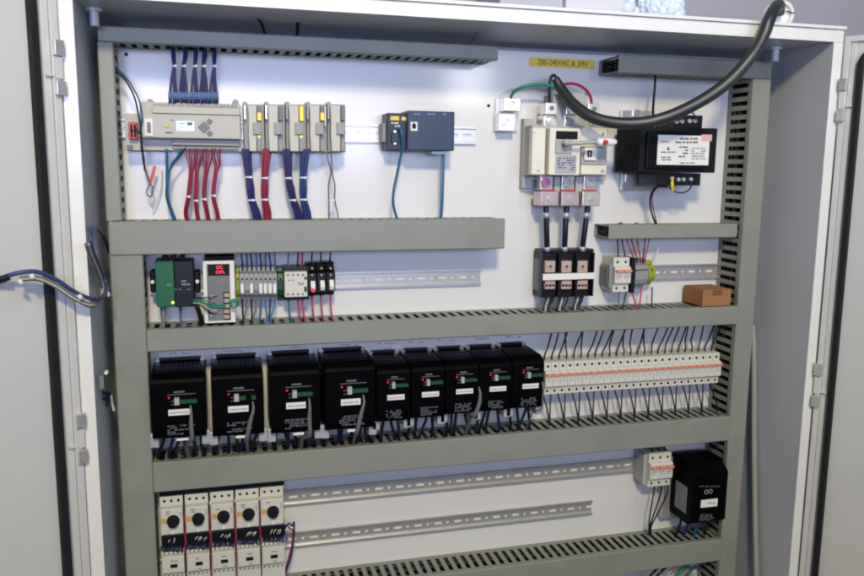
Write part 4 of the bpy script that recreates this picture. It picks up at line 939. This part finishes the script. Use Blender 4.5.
# control cables hanging on the drives and motor leads below them
for i, ((root, X, Z, d), q) in enumerate(dr_info):
    big = i < 4
    fx = lambda f: X(f)
    if i in (0, 1, 2, 3, 6, 8):
        f0 = (.72, .78, .76, .74, .97, .9)[(0, 1, 2, 3, 6, 8).index(i)]; ww = .0016 if i == 8 else .0042
        zs = Z(.42); pts = [(fx(f0), -(d+.006), Z(.40)), (fx(f0)+.001, -(d+.012), Z(.52)), (fx(f0-(.06 if i in (1, 3) else -.0)), -(d+.011), Z(.72)), (fx(f0-(.12 if i in (1, 3, 6) else .0)), -(d+.006), Z(.98)), (fx(f0-.12), -(d-.02), Z(1.12)), (fx(f0-.1), -.06, zG[0]-.006)]
        wire(pts, [.0015, .0026, ww, ww, ww*.9, ww*.8], W_GREY, f'grey control cable hanging down the front of the {ORD[i]} black drive from the left', 'grey control cables on the drives', cat='cable')
    rr_ = random.Random(40+i); zb = Z(1)
    for k2 in range(6 if big else 4):
        x = X(.14+.145*k2+rr_.uniform(-.04, .04)) if big else X(.2+.2*k2+rr_.uniform(-.05, .05)); m_ = [W_BLACK, mat('wire_navy', (22, 28, 62), .45), W_BLACK][(k2+i) % 3]
        wire([(x, -.07, zb+.006), (x+rr_.uniform(-.004, .004), -.076, zb-.012), (x+rr_.uniform(-.01, .01), -.066, zG[0]+.006), (x+rr_.uniform(-.01, .01), -.05, zG[0]-.014)], .0032, m_,
             f"{['black','blue','black'][(k2+i)%3]} motor lead, {ORD[k2]} from the left, under the {ORD[i]} black drive from the left", 'motor leads under the drives')

# cables at the top, ceiling of the cabinet
wire([P(254, 9, .15), P(257, 16, .12), P(262, 25, .08), P(266, 38, .05)], .0028, W_BLACK, 'black cable slanting from the cabinet ceiling into the long top duct', cat='cable')
wire([P(298, 12, .12), P(297.8, 20, .10), P(297, 38, .05)], .0034, W_BLACK, 'black cable dropping straight from the cabinet ceiling into the top duct', cat='cable')
wire([P(480, 25, .13), P(476, 33, .10), P(470, 46, .05)], .0012, W_GREY, 'thin grey wire from the cabinet ceiling to the end of the top duct')

# loom from the left door
def by_wall(px, py, X):
    v = P(px, py, 0)+Vector((0, DIST, 0)); return P(px, py, DIST-X*DIST/v.x)
lm = thing('cable_loom', 'dark blue cable loom with pale wires crossing from the left door into the cabinet', 'cable loom', P(60, 285, .27))
lp = [(-14, 281, .31), (4, 277, .31), (20, 272.5, .31), (38, 272, .30), (56, 279.5, .285), (74, 291.5, .27), (90, 298.5, .25), (100, 298.5, .215), (106.5, 291, .165)]
lpw = [(105, 281), (100, 268), (94, 254), (90.5, 243), (91, 233), (95, 227.5), (101, 232), (106, 242), (109.5, 252)]
b = MB(); b.tube([P(*q) for q in lp]+[by_wall(*q, -.2045+.004*(i == 0)) for i, q in enumerate(lpw)], .0035, 10); b.build('outer_cable', mat('loom_blue', (50, 66, 116), .4), lm, smooth=True)
b = MB()
for k2, (oy, m_) in enumerate(((4.6, 0), (6.4, 1), (8.0, 2), (5.6, 2))):
    q = lp[2:8]; b.tube([P(x, y+oy*(1 if i < 5 else .5), dd-.004+.003*(k2 % 2)) for i, (x, y, dd) in enumerate(q)]+[P(103-.8*k2, 291, .165)]+[by_wall(x-2.2-.9*k2, y+1, -.2055+.001*k2) for x, y in lpw[:4]], .0022, 7, mi=m_)
b.build('inner_wires', [W_TAN, W_WHITE, W_GREY], lm, smooth=True)
b = MB(); q = P(4, 279, .31)
for x, y, dd in ((-4, 281.5, .312), (0, 280, .312), (4, 279, .312), (8, 277.5, .312)): b.tube([P(x-1.2, y-3.4, dd), P(x+.8, y+3, dd)], .0030, 8, sub=1)
b.build('spiral_wrap', RUBBER, lm, smooth=True)
for x, y, dd in ((20.5, 282, .318), (32, 276.5, .316), (80, 297, .27), (107.5, 294, .17), (94, 252, .175)): MB().tube([P(x-1.4, y-2.2, dd), P(x+1.6, y+2.2, dd)], .0036, 8, sub=1).build('cable_tie', TIE, lm, smooth=True)
jn = thing('cable_connector', 'small green-edged connector board on the inner left wall', 'connector', P(103, 385, .13))
part('board', PLC_D, jn, (98.5, 376, 104, 389, .18, .19), bevel=.001); part('green_edge', mat('dark_green_board', (14, 48, 36), .5), jn, (104.3, 374, 107.5, 391, .16, .19), bevel=.001)
knobs('screw', LABEL, jn, [(106, 373)], .003, .18, .19)
for pts, r_, m_, nm in (([(94, 378, .14), (99, 387, .14), (105, 391, .14), (110, 394, .12)], .0014, W_GREY, 'thin grey wire over the connector on the inner left wall'), ([(107, 389, .13), (111, 394, .12), (113, 402, .11)], .0018, W_GREEN, 'short green wire by the inner left wall'),
        ([(95, 394, .13), (101, 392, .14), (109, 394, .13), (112, 399, .11)], .0042, W_BLACK, 'upper black cable curving along the inner left wall'), ([(95, 398, .13), (102, 398, .14), (110, 401, .12)], .0034, W_BLACK, 'lower black cable curving along the inner left wall'), ([(107, 396, .13), (107.5, 406, .12)], .003, W_BLUE, 'short blue wire end by the inner left wall'), ([(111, 395, .13), (112, 403, .125), (114, 411, .12)], .0022, W_WHITE, 'white wire end by the inner left wall'), ([(110, 394, .13), (113.5, 399, .12)], .002, W_RED, 'short red wire end by the inner left wall')):
    wire([P(*q) for q in pts], r_, m_, nm)
# things standing on top of the cabinet
zt = ZT+.0035
def carton(px0, px1, d0, d1, h, m, label, name='carton'):
    c = thing(name, label, 'box', ((P(px0, 5, d1).x+P(px1, 5, d1).x)/2, -(d0+d1)/2, zt))
    xa, xb = P(px0, 5, d1).x, P(px1, 8, d1).x
    b = MB(); b.box(xa, xb, d0, d1, zt, zt+h); b.build('carton_body', m, c, .003)
    b = MB(); b.box(xa+.002, (xa+xb)/2-.001, d0+.002, d1-.002, zt+h+.0003, zt+h+.002); b.box((xa+xb)/2+.001, xb-.002, d0+.002, d1-.002, zt+h+.0003, zt+h+.002); b.build('flap', m, c)
    return c
carton(500, 563, .03, .15, .13, mat('grey_carton', (176, 178, 188), .6), 'pale grey box on top of the cabinet, cut off by the picture edge')
carton(566, 624, .02, .16, .12, BOXW, 'white box on top of the cabinet beside the plastic bag')
bg = thing('plastic_bag', 'crumpled clear plastic bag on top of the cabinet, catching blue light', 'plastic bag', (P(655, 8, .1).x, -.1, zt))
bm = bmesh.new(); bmesh.ops.create_icosphere(bm, subdivisions=5, radius=1)
from mathutils import noise
for v in bm.verts:
    n_ = noise.noise(v.co*2.3)*.28+abs(noise.noise(v.co*5.1))*.22-noise.noise(v.co*9)*.06
    v.co = v.co*(1+n_); v.co.x *= .062; v.co.y *= .045; v.co.z = max(0, v.co.z*.07+.045)
me = bpy.data.meshes.new('film'); bm.to_mesh(me); bm.free(); me.materials.append(BAG)
o = bpy.data.objects.new('film', me); COL.objects.link(o); o.parent = bg

# conduit beside the right-hand duct
wire([by_wall(752, 325, 1.186), by_wall(753.5, 345, 1.189), by_wall(754, 390, 1.19), by_wall(754, 440, 1.19), by_wall(755, 510, 1.19), by_wall(757, 600, 1.19)], .0062, mat('conduit_grey', (150, 152, 146), .4), 'grey cable running straight down beside the right upright duct', cat='cable', n=12)

# ---------------------------------------------------------------- lighting
w = bpy.data.worlds.new('World'); sc.world = w; w.use_nodes = True
bgn = w.node_tree.nodes['Background']; bgn.inputs['Color'].default_value = (.30, .46, .85, 1); bgn.inputs['Strength'].default_value = .22
def area(name, loc, tgt, sx, sy_, power, col, spread=180):
    l = bpy.data.lights.new(name, 'AREA'); l.shape = 'RECTANGLE'; l.size = sx; l.size_y = sy_; l.energy = power; l.color = col; l.spread = math.radians(spread)
    o = bpy.data.objects.new(name, l); COL.objects.link(o); o.location = loc
    o.rotation_euler = (Vector(tgt)-Vector(loc)).to_track_quat('-Z', 'Y').to_euler(); return o
area('hall_lamp', (-.1, -3.1, 3.15), (.4, 0, 1.2), .36, .28, 78, (1, .87, .53))
area('lip_fill', (.75, -1.4, 2.75), (.6, -.1, 1.75), .9, .5, 6, (.76, .84, 1.0))  # added cool fill close to the cabinet, brightens lip and upper door
area('window', (.1, -3.4, 1.76), (.45, 0, 1.96), 2.0, .45, 9, (.56, .64, 1), 62)
area('far_lamp', (1.76, -4.0, 2.115), (.5, 0, 1.6), .3, .3, 9, (1, 1, 1))
sc.view_settings.view_transform = 'Standard'; sc.view_settings.look = 'None'; sc.view_settings.exposure = .07
sc.render.film_transparent = False
sc.cycles.filter_width = 2.0
sc.cycles.max_bounces = 6; sc.cycles.diffuse_bounces = 3; sc.cycles.glossy_bounces = 3
